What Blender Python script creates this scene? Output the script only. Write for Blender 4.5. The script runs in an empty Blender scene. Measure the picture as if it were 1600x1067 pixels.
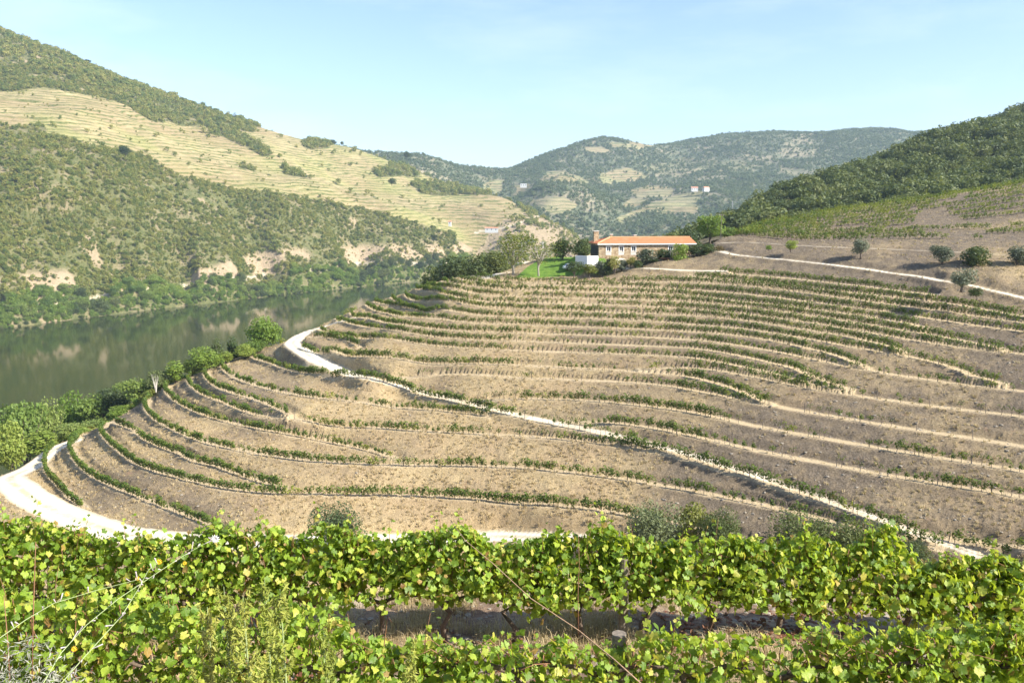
import bpy, bmesh, math, random
import numpy as np
from mathutils import Vector, Matrix, kdtree
R = math.radians
rng = np.random.default_rng(7)
random.seed(7)
S = bpy.context.scene
COL = S.collection

# ------------------------------------------------------------------ camera
H = 100.0                      # eye above the river surface (river is z = 0)
FPX, CU, CV = 1244.4, 800.0, 533.5
PITCH = math.atan((CV - 338.0) / FPX)
cam_d = bpy.data.cameras.new('camera'); cam = bpy.data.objects.new('camera', cam_d); COL.objects.link(cam)
cam_d.sensor_width = 36.0; cam_d.lens = 28.0
cam_d.clip_start = 0.1; cam_d.clip_end = 20000
cam.location = (0, 0, H); cam.rotation_euler = (math.pi / 2 - PITCH, 0, 0)
S.camera = cam

# ------------------------------------------------------------------ sky, sun, exposure
SUN_AZ, SUN_EL = 114.0, 36.0   # azimuth clockwise from +Y (the view direction)
w = bpy.data.worlds.new('World'); S.world = w; w.use_nodes = True
nt = w.node_tree; nt.nodes.clear()
wo = nt.nodes.new('ShaderNodeOutputWorld'); bg = nt.nodes.new('ShaderNodeBackground')
sky = nt.nodes.new('ShaderNodeTexSky'); sky.sky_type = 'NISHITA'; sky.sun_disc = False
sky.sun_elevation = R(SUN_EL); sky.sun_rotation = R(SUN_AZ)
sky.altitude = 250; sky.air_density = 1.0; sky.dust_density = 1.1; sky.ozone_density = 1.0
bg.inputs['Strength'].default_value = 0.11
# thin high cirrus wisps, laid over the sky by direction
tc = nt.nodes.new('ShaderNodeTexCoord'); mp = nt.nodes.new('ShaderNodeMapping')
mp.inputs['Scale'].default_value = (1.1, 2.2, 5.5)
cn = nt.nodes.new('ShaderNodeTexNoise'); cn.inputs['Scale'].default_value = 1.9; cn.inputs['Detail'].default_value = 9; cn.inputs['Roughness'].default_value = .62
cr = nt.nodes.new('ShaderNodeMapRange'); cr.inputs[1].default_value = .50; cr.inputs[2].default_value = .82; cr.inputs[3].default_value = 0; cr.inputs[4].default_value = .30
cm = nt.nodes.new('ShaderNodeMix'); cm.data_type = 'RGBA'; cm.inputs[7].default_value = (6.5, 6.7, 7.0, 1)
nt.links.new(tc.outputs['Generated'], mp.inputs[0]); nt.links.new(mp.outputs[0], cn.inputs[0])
nt.links.new(cn.outputs[0], cr.inputs[0]); nt.links.new(cr.outputs[0], cm.inputs[0])
gn = nt.nodes.new('ShaderNodeMix'); gn.data_type = 'RGBA'; gn.blend_type = 'MULTIPLY'; gn.inputs[0].default_value = 1; gn.inputs[7].default_value = (.93, .975, 1.10, 1)
nt.links.new(sky.outputs[0], gn.inputs[6]); nt.links.new(gn.outputs[2], cm.inputs[6]); nt.links.new(cm.outputs[2], bg.inputs[0]); nt.links.new(bg.outputs[0], wo.inputs[0])
sd = bpy.data.lights.new('sun', 'SUN'); sd.energy = 5.0; sd.angle = R(.53); sd.color = (1, .95, .855)
so = bpy.data.objects.new('sun', sd); COL.objects.link(so)
sv = Vector((math.sin(R(SUN_AZ)) * math.cos(R(SUN_EL)), math.cos(R(SUN_AZ)) * math.cos(R(SUN_EL)), math.sin(R(SUN_EL))))
so.rotation_euler = sv.to_track_quat('Z', 'Y').to_euler(); so.location = (60, -60, 260)
S.view_settings.view_transform = 'Standard'; S.view_settings.look = 'None'
S.view_settings.exposure = 1.12; S.view_settings.gamma = 1; S.view_settings.use_curve_mapping = False
cy = S.cycles
cy.max_bounces = 7; cy.diffuse_bounces = 3; cy.glossy_bounces = 2; cy.transmission_bounces = 4; cy.transparent_max_bounces = 6; cy.volume_bounces = 0
cy.use_denoising = True
cy.caustics_reflective = False; cy.caustics_refractive = False

# ------------------------------------------------------------------ helpers
def ray(u, v):
    a = (np.asarray(u, float) - CU) / FPX; b = (CV - np.asarray(v, float)) / FPX
    dy = math.cos(PITCH) + b * math.sin(PITCH); dz = -math.sin(PITCH) + b * math.cos(PITCH)
    return a / dy, dz / dy          # azimuth tangent x/y, elevation tangent (z-H)/y
def uv_of(az, t):                  # inverse of ray
    c, s = math.cos(PITCH), math.sin(PITCH)
    b = (t * c + s) / (c - t * s); dy = c + b * s
    return CU + az * dy * FPX, CV - b * FPX
def smooth(x, a, b):
    x = np.clip((x - a) / (b - a), 0, 1); return x * x * (3 - 2 * x)
_lat = np.random.default_rng(3).random((256, 256))
def vnoise(x, y):
    xi = np.floor(x).astype(int); yi = np.floor(y).astype(int); fx = x - xi; fy = y - yi
    fx = fx * fx * (3 - 2 * fx); fy = fy * fy * (3 - 2 * fy)
    a = _lat[xi & 255, yi & 255]; b = _lat[(xi + 1) & 255, yi & 255]; c = _lat[xi & 255, (yi + 1) & 255]; d = _lat[(xi + 1) & 255, (yi + 1) & 255]
    return (a * (1 - fx) + b * fx) * (1 - fy) + (c * (1 - fx) + d * fx) * fy - .5
def fbm(x, y, o=4, g=.5):
    s = 0; a = 1
    for i in range(o):
        s = s + a * vnoise(x * 2 ** i + 17.3 * i, y * 2 ** i + 9.1 * i); a *= g
    return s
class TPS:
    def __init__(s, q, val, lam=0.0):
        q = np.asarray(q, float); n = len(q); s.q = q
        d2 = ((q[:, None] - q[None]) ** 2).sum(2)
        A = np.zeros((n + 3, n + 3)); A[:n, :n] = s.k(d2) + lam * np.eye(n); A[:n, n] = 1; A[:n, n + 1:] = q; A[n:, :n] = A[:n, n:].T
        s.w = np.linalg.solve(A, np.r_[val, 0, 0, 0])
    @staticmethod
    def k(d2): return d2 * np.log(d2 + 1e-12) * .5
    def __call__(s, q):
        q = np.asarray(q, float); out = np.empty(len(q)); n = len(s.q)
        for i in range(0, len(q), 20000):
            b = q[i:i + 20000]
            d2 = (b ** 2).sum(1)[:, None] + (s.q ** 2).sum(1)[None] - 2 * b @ s.q.T
            out[i:i + 20000] = s.k(np.maximum(d2, 0)) @ s.w[:n] + s.w[n] + b @ s.w[n + 1:]
        return out
def inpoly(u, v, poly):
    u = np.asarray(u); r = np.zeros(u.shape, bool); n = len(poly)
    for i in range(n):
        x1, y1 = poly[i]; x2, y2 = poly[(i + 1) % n]
        if y1 == y2: continue
        c = ((y1 > v) != (y2 > v)) & (u < (x2 - x1) * (v - y1) / (y2 - y1) + x1); r ^= c
    return r
def mesh_from(name, V, F, smooth_=False):
    me = bpy.data.meshes.new(name); V = np.asarray(V, np.float32); F = np.asarray(F, np.int32)
    k = F.shape[1]; me.vertices.add(len(V)); me.vertices.foreach_set('co', V.ravel())
    me.loops.add(F.size); me.loops.foreach_set('vertex_index', F.ravel())
    me.polygons.add(len(F)); me.polygons.foreach_set('loop_start', np.arange(0, F.size, k, dtype=np.int32))
    me.update(calc_edges=True)
    if smooth_: me.polygons.foreach_set('use_smooth', np.ones(len(F), bool))
    return me
def link(name, me, mats, parent=None, **props):
    o = bpy.data.objects.new(name, me); COL.objects.link(o)
    if me is not None and mats is not None and len(me.materials) == 0:
        for m in (mats if isinstance(mats, (list, tuple)) else [mats]): me.materials.append(m)
    if parent: o.parent = parent
    for k, v in props.items(): o[k] = v
    return o
def grid_faces(nr, nc):
    i = np.arange(nr * nc).reshape(nr, nc)
    return np.stack([i[:-1, :-1], i[:-1, 1:], i[1:, 1:], i[1:, :-1]], -1).reshape(-1, 4)
def add_col(me, name, rgb):
    a = me.color_attributes.new(name, 'FLOAT_COLOR', 'POINT')
    c = np.ones((len(rgb), 4), np.float32); c[:, :rgb.shape[1]] = rgb; a.data.foreach_set('color', c.ravel())
def thing(name, loc, label, cat, group=None, rz=0):
    o = bpy.data.objects.new(name, None); COL.objects.link(o); o.location = loc; o.rotation_euler = (0, 0, rz); o.empty_display_size = .3
    o['label'] = label; o['category'] = cat
    if group: o['group'] = group
    return o
class MB:                           # small mesh builder
    def __init__(s): s.v = []; s.f = []; s.m = []
    def add(s, V, F, m=0):
        o = len(s.v); s.v += [tuple(p) for p in V]; s.f += [tuple(i + o for i in f) for f in F]; s.m += [m] * len(F); return s
    def box(s, x0, x1, y0, y1, z0, z1, m=0):
        V = [(x, y, z) for z in (z0, z1) for y in (y0, y1) for x in (x0, x1)]
        return s.add(V, [(0, 2, 3, 1), (4, 5, 7, 6), (0, 1, 5, 4), (1, 3, 7, 5), (3, 2, 6, 7), (2, 0, 4, 6)], m)
    def tube(s, pts, rad, n=6, m=0, cap=True):
        pts = [Vector(p) for p in pts]; V = []; F = []
        if not isinstance(rad, (list, tuple)): rad = [rad] * len(pts)
        for i, p in enumerate(pts):
            d = (pts[min(i + 1, len(pts) - 1)] - pts[max(i - 1, 0)]).normalized()
            a = d.cross(Vector((0, 0, 1)) if abs(d.z) < .9 else Vector((1, 0, 0))).normalized(); b = d.cross(a)
            for k in range(n):
                t = 2 * math.pi * k / n; V.append(p + (a * math.cos(t) + b * math.sin(t)) * rad[i])
        for i in range(len(pts) - 1):
            for k in range(n): F.append((i * n + k, i * n + (k + 1) % n, (i + 1) * n + (k + 1) % n, (i + 1) * n + k))
        if cap: F.append(tuple(range(n - 1, -1, -1))); F.append(tuple((len(pts) - 1) * n + k for k in range(n)))
        return s.add(V, F, m)
    def mesh(s, name, sm=False):
        me = bpy.data.meshes.new(name); me.from_pydata(s.v, [], s.f)
        me.polygons.foreach_set('material_index', np.array(s.m, np.int32))
        if sm: me.polygons.foreach_set('use_smooth', np.ones(len(s.f), bool))
        me.update(); return me
    def build(s, name, mats, parent=None, sm=False, **pr): return link(name, s.mesh(name, sm), mats, parent, **pr)

# ------------------------------------------------------------------ material helper
class NT:
    def __init__(s, name):
        s.m = bpy.data.materials.new(name); s.m.use_nodes = True; s.t = s.m.node_tree; s.t.nodes.clear()
        s.out = s.n('ShaderNodeOutputMaterial')
    def n(s, typ, **kw):
        x = s.t.nodes.new(typ)
        for k, v in kw.items(): setattr(x, k, v)
        return x
    def l(s, a, b): s.t.links.new(a, b)
    def put(s, sock, v):
        if hasattr(v, 'is_output'): s.l(v, sock)
        elif isinstance(v, (tuple, list)): sock.default_value = tuple(v) + ((1,) if len(v) == 3 and sock.type == 'RGBA' else ())
        else: sock.default_value = v
    def noise(s, scale, detail=4, rough=.55, co=None, dist=0):
        x = s.n('ShaderNodeTexNoise'); x.inputs['Scale'].default_value = scale; x.inputs['Detail'].default_value = detail; x.inputs['Roughness'].default_value = rough; x.inputs['Distortion'].default_value = dist
        if co is not None: s.l(co, x.inputs['Vector'])
        return x.outputs[0]
    def mapping(s, co, scale=(1, 1, 1), rot=(0, 0, 0)):
        x = s.n('ShaderNodeMapping'); x.inputs['Scale'].default_value = scale; x.inputs['Rotation'].default_value = rot; s.l(co, x.inputs[0]); return x.outputs[0]
    def pos(s): return s.n('ShaderNodeNewGeometry').outputs['Position']
    def mix(s, f, a, b):
        x = s.n('ShaderNodeMix', data_type='RGBA'); s.put(x.inputs[0], f); s.put(x.inputs[6], a); s.put(x.inputs[7], b); return x.outputs[2]
    def math(s, op, a, b=0.0, c=0.0):
        x = s.n('ShaderNodeMath', operation=op); s.put(x.inputs[0], a); s.put(x.inputs[1], b); s.put(x.inputs[2], c); return x.outputs[0]
    def rng(s, v, a, b, c=0.0, d=1.0):
        x = s.n('ShaderNodeMapRange'); s.put(x.inputs[0], v); x.inputs[1].default_value = a; x.inputs[2].default_value = b; x.inputs[3].default_value = c; x.inputs[4].default_value = d; return x.outputs[0]
    def ramp(s, f, stops):
        x = s.n('ShaderNodeValToRGB'); e = x.color_ramp.elements
        while len(e) < len(stops): e.new(.5)
        for k, (p, c) in enumerate(stops): e[k].position = p; e[k].color = tuple(c) + (1,)
        s.l(f, x.inputs[0]); return x.outputs[0]
    def attr(s, name): return s.n('ShaderNodeAttribute', attribute_name=name)
    def sep(s, c):
        x = s.n('ShaderNodeSeparateColor'); s.l(c, x.inputs[0]); return x.outputs
    def bump(s, h, strength=.5, dist=.1):
        x = s.n('ShaderNodeBump'); x.inputs['Strength'].default_value = strength; x.inputs['Distance'].default_value = dist; s.l(h, x.inputs['Height']); return x.outputs[0]
    def bsdf(s, col, rough=.9, normal=None, spec=.2, **kw):
        x = s.n('ShaderNodeBsdfPrincipled'); s.put(x.inputs['Base Color'], col); s.put(x.inputs['Roughness'], rough); x.inputs['Specular IOR Level'].default_value = spec
        for k, v in kw.items(): s.put(x.inputs[k], v)
        if normal is not None: s.l(normal, x.inputs['Normal'])
        s.l(x.outputs[0], s.out.inputs[0]); return x
def plain(name, col, rough=.8, var=.25, scale=8, spec=.25, **kw):
    t = NT(name); oc = t.n('ShaderNodeTexCoord').outputs['Object']; n = t.noise(scale, 5, .6, oc)
    c = t.mix(t.rng(n, .3, .7), [k * (1 - var) for k in col], [min(1, k * (1 + var)) for k in col])
    t.bsdf(c, rough, t.bump(n, .25, .02), spec, **kw); return t.m
def leafmat(name, cols, trans=.35, rough=.55, spec=.3, mottled=True):
    """cols: list of (position, colour) over the per-object random value"""
    t = NT(name); rnd = t.n('ShaderNodeObjectInfo').outputs['Random']
    a = t.attr('tint').outputs['Fac']
    f = t.math('ADD', t.math('MULTIPLY', rnd, .62), t.math('MULTIPLY', a, .38))
    c = t.ramp(f, cols)
    d = t.n('ShaderNodeBsdfPrincipled'); t.l(c, d.inputs['Base Color']); d.inputs['Roughness'].default_value = rough; d.inputs['Specular IOR Level'].default_value = spec
    tr = t.n('ShaderNodeBsdfTranslucent'); t.l(t.mix(.35, c, (.45, .5, .04)), tr.inputs[0])
    mx = t.n('ShaderNodeMixShader'); mx.inputs[0].default_value = trans
    t.l(d.outputs[0], mx.inputs[1]); t.l(tr.outputs[0], mx.inputs[2]); t.l(mx.outputs[0], t.out.inputs[0]); return t.m
# ------------------------------------------------------------------ the terraced hill: lines of the terraces, read as (u, v) sight lines and set out on the slope
ROWS = {
 'L1': [(88,700),(74,712),(70,725),(74,742),(90,762),(110,782),(128,797)],
 'L2': [(126,680),(114,694),(110,706),(120,726),(140,744),(172,762),(208,776),(248,792),(288,806),(320,820),(360,836)],
 'L3': [(168,662),(158,676),(172,696),(192,714),(212,726),(240,738),(280,748),(320,760),(380,769),(440,773.6),(540,776),(620,776.6),(680,777),(760,781),(840,788),(900,795),(940,799),(985,808),(1060,822),(1150,842)],
 'L4': [(180,662),(208,674),(224,688),(248,700),(280,712),(300,722),(340,733),(384,749),(412,758),(440,764)],
 'L5': [(234,622),(226,632),(232,648),(250,662),(280,678),(310,690),(360,702),(420,713),(480,721),(540,725),(600,727),(680,728),(760,730),(820,733),(880,739),(920,743),(980,751),(1040,762),(1100,772),(1160,784),(1220,798),(1280,811),(1340,827),(1420,848),(1460,858)],
 'L6': [(264,601),(258,611),(270,626),(290,638),(320,652),(360,664),(400,676),(460,686),(500,690),(540,697),(580,708),(610,717)],
 'L7': [(300,588),(294,598),(304,610),(320,620),(360,636),(400,649),(440,656),(500,662),(580,667),(660,675),(740,678),(820,683),(900,689),(960,697),(1010,705),(1050,713),(1090,726),(1140,741),(1180,753),(1220,767),(1280,786),(1340,807),(1400,829),(1440,843)],
 'L8': [(326,576),(320,584),(328,598),(350,612),(390,624),(430,638),(452,649)],
 'L9': [(352,566),(347,574),(356,584),(380,598),(420,610),(460,619),(520,626),(580,633),(660,640),(720,646),(760,651)],
 'L10': [(396,548),(391,554),(400,562),(430,575),(460,584),(520,595),(560,602),(620,612),(680,625),(740,639),(790,651),(820,658),(880,670),(930,681),(980,693),(1040,708)],
 'U0': [(584,589),(620,587),(680,586),(800,591),(900,594),(980,598),(1020,601),(1080,610),(1120,618),(1170,629),(1210,636),(1280,648),(1360,662),(1440,674),(1520,686),(1600,699),(1680,714)],
 'D1': [(740,626),(760,625),(840,624),(920,627),(980,632),(1020,637),(1080,645),(1140,658),(1200,671),(1280,685),(1380,703),(1480,719),(1600,738),(1680,754)],
 'D2': [(880,659),(960,662),(1020,670),(1080,682),(1140,696),(1200,709),(1280,724),(1380,743),(1480,760),(1600,780),(1680,796)],
 'D3': [(1456,838),(1500,844),(1560,850),(1600,857),(1680,870)],
 'U1': [(470,538),(480,541),(520,548),(570,558),(640,565),(700,568),(800,571),(900,576),(980,580),(1020,583),(1070,588),(1100,594),(1132,604),(1160,615),(1180,624),(1208,634)],
 'U1b': [(485,526),(492,528),(530,535),(560,546)],
 'U1c': [(1000,579),(1040,575),(1080,574),(1120,579),(1160,587),(1200,595),(1260,607),(1340,620),(1400,628),(1480,639),(1600,652),(1680,664)],
 'U2': [(500,515),(508,517),(540,523),(580,530),(640,538),(700,544),(800,548),(880,551),(980,554),(1060,558),(1110,563),(1160,574),(1200,583),(1260,597),(1310,610)],
 'U3': [(526,499),(534,503),(560,510),(600,518),(660,526),(720,531),(800,533),(900,537),(980,540),(1060,543),(1120,549),(1160,558),(1200,567),(1240,577),(1260,586),(1290,598),(1322,609)],
 'U4': [(548,490),(554,494),(580,501),(640,512),(720,518),(800,520),(900,524),(980,526),(1080,531),(1140,538),(1200,548),(1260,560),(1320,572),(1360,581),(1420,590),(1480,599),(1540,606),(1600,612),(1680,622)],
 'U5': [(572,476),(578,480),(600,489),(640,496),(700,503),(800,507.5),(900,511),(980,514),(1080,519),(1140,523),(1200,532),(1260,544),(1300,554),(1330,566),(1352,576)],
 'U5b': [(586,471),(592,476),(620,483),(640,488),(668,496)],
 'U6': [(612,466),(618,470),(640,477),(680,486),(740,493),(800,496),(920,498),(1020,502),(1080,508),(1140,511),(1200,520),(1260,530),(1320,541),(1360,548),(1420,558),(1480,572),(1520,588),(1560,600)],
 'U7': [(634,459),(640,463),(680,471),(720,477),(800,484),(900,487),(1000,490),(1080,493),(1140,498),(1200,507),(1260,516),(1340,529),(1380,540),(1404,549)],
 'U8': [(650,452),(658,456),(700,467),(740,471),(800,474),(900,476),(1000,479),(1080,483),(1160,491),(1240,501),(1320,514),(1360,521),(1440,535),(1520,547),(1600,554),(1680,562)],
 'U9': [(668,446),(676,450),(720,458),(800,464.5),(900,467),(1000,469),(1080,472),(1160,480),(1240,490),(1320,502),(1360,509),(1440,522),(1520,536),(1566,547)],
 'U10': [(692,440),(700,444),(740,449),(800,455),(900,457),(1000,459),(1080,461.5),(1120,468),(1200,476),(1280,485.5),(1360,496),(1400,502),(1434,511)],
 'U11': [(722,436),(730,440),(800,448),(900,447),(1000,450),(1080,453),(1140,457),(1200,463.5),(1280,474.5),(1400,490),(1480,503),(1600,519),(1680,531)],
 'U12': [(740,434),(800,440),(860,441),(960,441),(1030,441),(1080,441),(1160,446.5),(1240,456),(1320,467),(1400,477.5),(1480,488),(1600,505),(1680,517)],
 'U13': [(1080,433),(1170,441),(1240,449),(1320,457),(1380,463),(1440,470),(1520,481),(1600,495),(1680,507)],
 'U14': [(1122,427),(1180,431),(1260,438.5),(1330,446),(1400,454),(1450,462)],
}
LEVELS = {'L1': (-47.8, -47.9), 'L2': (-46.4, -46.6), 'L4': (-42.9, -44.2), 'L6': (-39.9, -41.6), 'L8': (-36.6, -37.5), 'U1b': (-29.4, -30.5), 'U5b': (-23.5, -24.6), 'U0': None}
ROADS = {
 'R1': ([(552,482),(538,490),(510,504),(482,520),(458,536),(472,551),(510,571),(560,589),(620,603),(680,618),(740,633),(800,648),(860,659),(920,672),(980,685),(1040,700),(1100,717),(1160,737),(1220,757),(1280,778),(1340,800),(1400,822),(1440,837),(1475,847),(1510,862),(1560,884)], 1.4),
 'R0': ([(118,686),(92,698),(50,712),(22,728),(16,745),(34,768),(74,792),(120,812),(170,828),(220,840),(320,846),(460,846),(620,843),(700,841),(780,839),(880,842),(980,850),(1100,862),(1250,880)], 2.0),
 'R2': ([(1085,396),(1125,398),(1225,406),(1319,417),(1381,425),(1444,434),(1506,445),(1569,459),(1600,466),(1680,484)], 1.1),
 'R3': ([(1119,374),(1194,381),(1287,386),(1366,389),(1444,392),(1506,395),(1600,400),(1680,405)], .8),
 'R4': ([(945,421),(1000,421.5),(1060,422),(1100,424),(1130,429)], 1.3),
 'R5': ([(757,437),(768,430),(782,426),(800,424)], 1.2),
}
def plane_d(u, t):
    k = np.clip((np.asarray(u, float) - 700) / 900, -.2, 1.1); m = .336 + .104 * k; K = 85.2 - 5.2 * k
    return K / (m - t)
def dens(P, step):
    P = np.asarray(P, float); out = []
    for i in range(len(P) - 1):
        p0 = P[max(i - 1, 0)]; p1 = P[i]; p2 = P[i + 1]; p3 = P[min(i + 2, len(P) - 1)]
        n = max(2, int(np.linalg.norm(p2 - p1) / step))
        for s in np.arange(n) / n:
            out.append(.5 * (2 * p1 + (p2 - p0) * s + (2 * p0 - 5 * p1 + 4 * p2 - p3) * s * s + (3 * p1 - p0 - 3 * p2 + p3) * s ** 3))
    out.append(P[-1]); return np.array(out)
ctl = []                                         # (az, d, t)
def ctl_uvd(u, v, d): az, t = ray(u, v); ctl.append((float(az), float(d), float(t)))
def row_depths(name, pts):
    u = np.array([p[0] for p in pts], float); v = np.array([p[1] for p in pts], float); az, t = ray(u, v); d = plane_d(u, t)
    lv = LEVELS.get(name)
    if lv: z = np.linspace(lv[0], lv[1], len(u)); d = z / t
    elif name == 'U0':
        z7 = -32.4; L = u < 700; d[L] = z7 / t[L]
    elif u[0] < 700:
        t7 = np.interp(700, u, t); z7 = plane_d(700, t7) * t7; L = u < 700; d[L] = z7 / t[L]
    return az, t, d
for nm, pts in ROWS.items():
    az, t, d = row_depths(nm, pts)
    for k in range(len(az)): ctl.append((az[k], d[k], t[k]))
    if nm in ('L2', 'L3', 'L5', 'L6', 'L7', 'L9', 'L10', 'U4'):       # the far, river side of the spur falls away out of sight
        x, y, z = az[0] * d[0], d[0], t[0] * d[0]
        for q, dz in ((7, 3.0), (24, 14), (50, 31), (90, 60)):
            X, Y, Z = x - .78 * q, y + .63 * q, z - dz; ctl.append((X / Y, Y, max(Z, -108) / Y))
    if pts[-1][0] > 1650:
        pass
for u, v, d in [(5,745,136),(34,768,128),(120,812,118),(220,840,112),(780,840,113.5),(980,850,104.5),(1560,884,91.5),
                (92,698,158),(118,686,163)]: ctl_uvd(u, v, d)
for nm in ('R2',):
    u, v = zip(*ROADS[nm][0]); az, t = ray(u, v); d = plane_d(u, t)
    for k in range(1, len(u)): ctl.append((az[k], d[k], t[k]))
# R1 upper bend lies on the level just below U1 / U2
for u, v, z in [(538,490,-25.6),(510,504,-28.0),(482,520,-30.2),(452,536,-31.9),(432,540,-32.6),(425,546,-33.6)]:
    az, t = ray(u, v); ctl.append((float(az), float(z / t), float(t)))
# slope above the lower right road, the upper vineyard and its crest, and the fall behind it
for u, v, d in [(1120,373,203),(1194,381,196),(1287,386,187),(1366,389,181),(1444,392,176),(1506,395,171),(1600,401,166),(1690,404,160),
                (1180,362,216),(1180,355,226),(1300,370,205),(1300,332,242),(1400,360,205),(1400,318,252),(1500,352,205),(1500,303,262),(1600,345,205),(1600,286,272),(1700,270,280),(1700,330,205),
                (1480,430,158),(1380,410,172),(1560,430,155)]: ctl_uvd(u, v, d)
for u, v, d in [(1180,364,262),(1300,345,285),(1400,332,300),(1500,318,310),(1600,303,320),(1700,290,330)]: ctl_uvd(u, v, d)
# plateau with the lawn and the house, and the fall to the river behind
for u, v, d in [(860,428,207),(940,428,206),(800,424,216),(860,412,218),(920,408,220),(880,405,224),(760,436,219),(1040,404,197),(1100,398,196),(1120,386,199)]: ctl_uvd(u, v, d)
for X, Y, Z in [(20,214,-10.3),(34,210,-10.2),(48,206,-9.6),(10,228,-11.5),(26,226,-11),(46,224,-10),(60,232,-8),(0,240,-17),(30,250,-16),(60,258,-13),(-10,262,-32),(30,280,-32),(70,290,-24),(-30,290,-60),(30,320,-60),(80,330,-45),
                (-60,330,-100),(0,350,-95),(60,360,-85),(-130,300,-108),(-160,240,-106),(-190,260,-110),(-150,190,-92),(-118,170,-66),(-125,150,-56),(-105,138,-49.5),(-95,118,-47),(-140,130,-56),
                (-70,88,-48),(-35,88,-50),(0,88,-50),(35,88,-48),(70,86,-40),(-70,100,-48.6),(-30,104,-49),(10,102,-47.3),(45,90,-44.3),(72,92,-40)]:
    ctl.append((X / Y, Y, Z / Y))
ctl = np.array(ctl); LA = 1.0
tps_h = TPS(np.c_[ctl[:, 0] * 1.2, np.log(ctl[:, 1])], ctl[:, 2], 3e-4)
def base_t(az, d): return tps_h(np.c_[np.ravel(az) * 1.2, np.log(np.ravel(d))])
def sight(u, v, d0=90, d1=330, n=700):          # where a line of sight meets the base slope
    az, t = ray(u, v); d = np.exp(np.linspace(math.log(d0), math.log(d1), n)); b = base_t(np.full(n, az), d); hit = np.nonzero(b >= t)[0]
    return (float(az), float(d[hit[0]])) if len(hit) else (float(az), None)

def line_on_slope(name, pts, road=False):
    uv = dens(pts, 14); az, t = ray(uv[:, 0], uv[:, 1])
    if road and name not in ():
        d = np.array([(sight(a, b)[1] or np.nan) for a, b in uv[::2]]); ok = ~np.isnan(d)
        ii = np.arange(0, len(uv), 2)[ok]; d = np.interp(np.arange(len(uv)), ii, d[ok])
    else:
        a0, t0, d0 = row_depths(name, pts); ucum = lambda q: np.r_[0, np.cumsum(np.hypot(*np.diff(q, axis=0).T))]
        s0 = ucum(np.array(pts, float)); s1 = ucum(uv); d = np.interp(s1 / s1[-1], s0 / s0[-1], d0)
    k = np.array([.25, .5, .25])
    for _ in range(3): d[1:-1] = np.convolve(d, k, 'valid')
    P = np.c_[az * d, d]
    P = dens(P, .8)                               # about every 0.8 m
    z = base_t(P[:, 0] / P[:, 1], P[:, 1]) * P[:, 1]
    n = 9 if not road else 15; zp = np.pad(z, n // 2, 'edge'); z = np.convolve(zp, np.ones(n) / n, 'valid')
    T = np.gradient(P, axis=0); T /= np.linalg.norm(T, axis=1)[:, None] + 1e-9
    return np.c_[P, z], T
LINES = {k: line_on_slope(k, p) for k, p in ROWS.items()}
RLINES = {k: line_on_slope(k, p, True) + (hw,) for k, (p, hw) in ROADS.items()}
def kd_of(lines):
    P = np.concatenate([l[0] for l in lines]); T = np.concatenate([l[1] for l in lines]); kd = kdtree.KDTree(len(P))
    for i, p in enumerate(P): kd.insert((p[0], p[1], 0), i)
    kd.balance(); return kd, P, T
KR, PR, TR = kd_of(list(LINES.values()))
KD, PD, TD = kd_of([(a, b) for a, b, c in RLINES.values()]); HW = np.concatenate([np.full(len(a), c) if k not in ('R0', 'R1') else np.interp(np.arange(len(a)) / len(a), [0, .08, .2, .4, .55, 1], [1.6, 2.0, 2.9, 2.9, 2.2, 2.0]) if k == 'R0' else np.interp(np.arange(len(a)) / len(a), [0, .05, .2, .27, .34, 1], [1.7, 1.8, 2.3, 1.7, 1.25, 1.05]) for k, (a, b, c) in RLINES.items()])
RW = np.concatenate([np.full(len(a), {'R3': .35, 'R2': .85, 'R5': .6}.get(k, 1.0)) if k != 'R1' else np.interp(np.arange(len(a)) / len(a), [0, .27, .42, 1], [1, 1, .62, .5]) for k, (a, b, c) in RLINES.items()])
HOUSE_A = np.array([21.9, 202.0]); HOUSE_B = np.array([46.7, 205.2]); HOUSE_Z = -10.5
hdir = (HOUSE_B - HOUSE_A) / np.linalg.norm(HOUSE_B - HOUSE_A); hnor = np.array([-hdir[1], hdir[0]])
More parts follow.
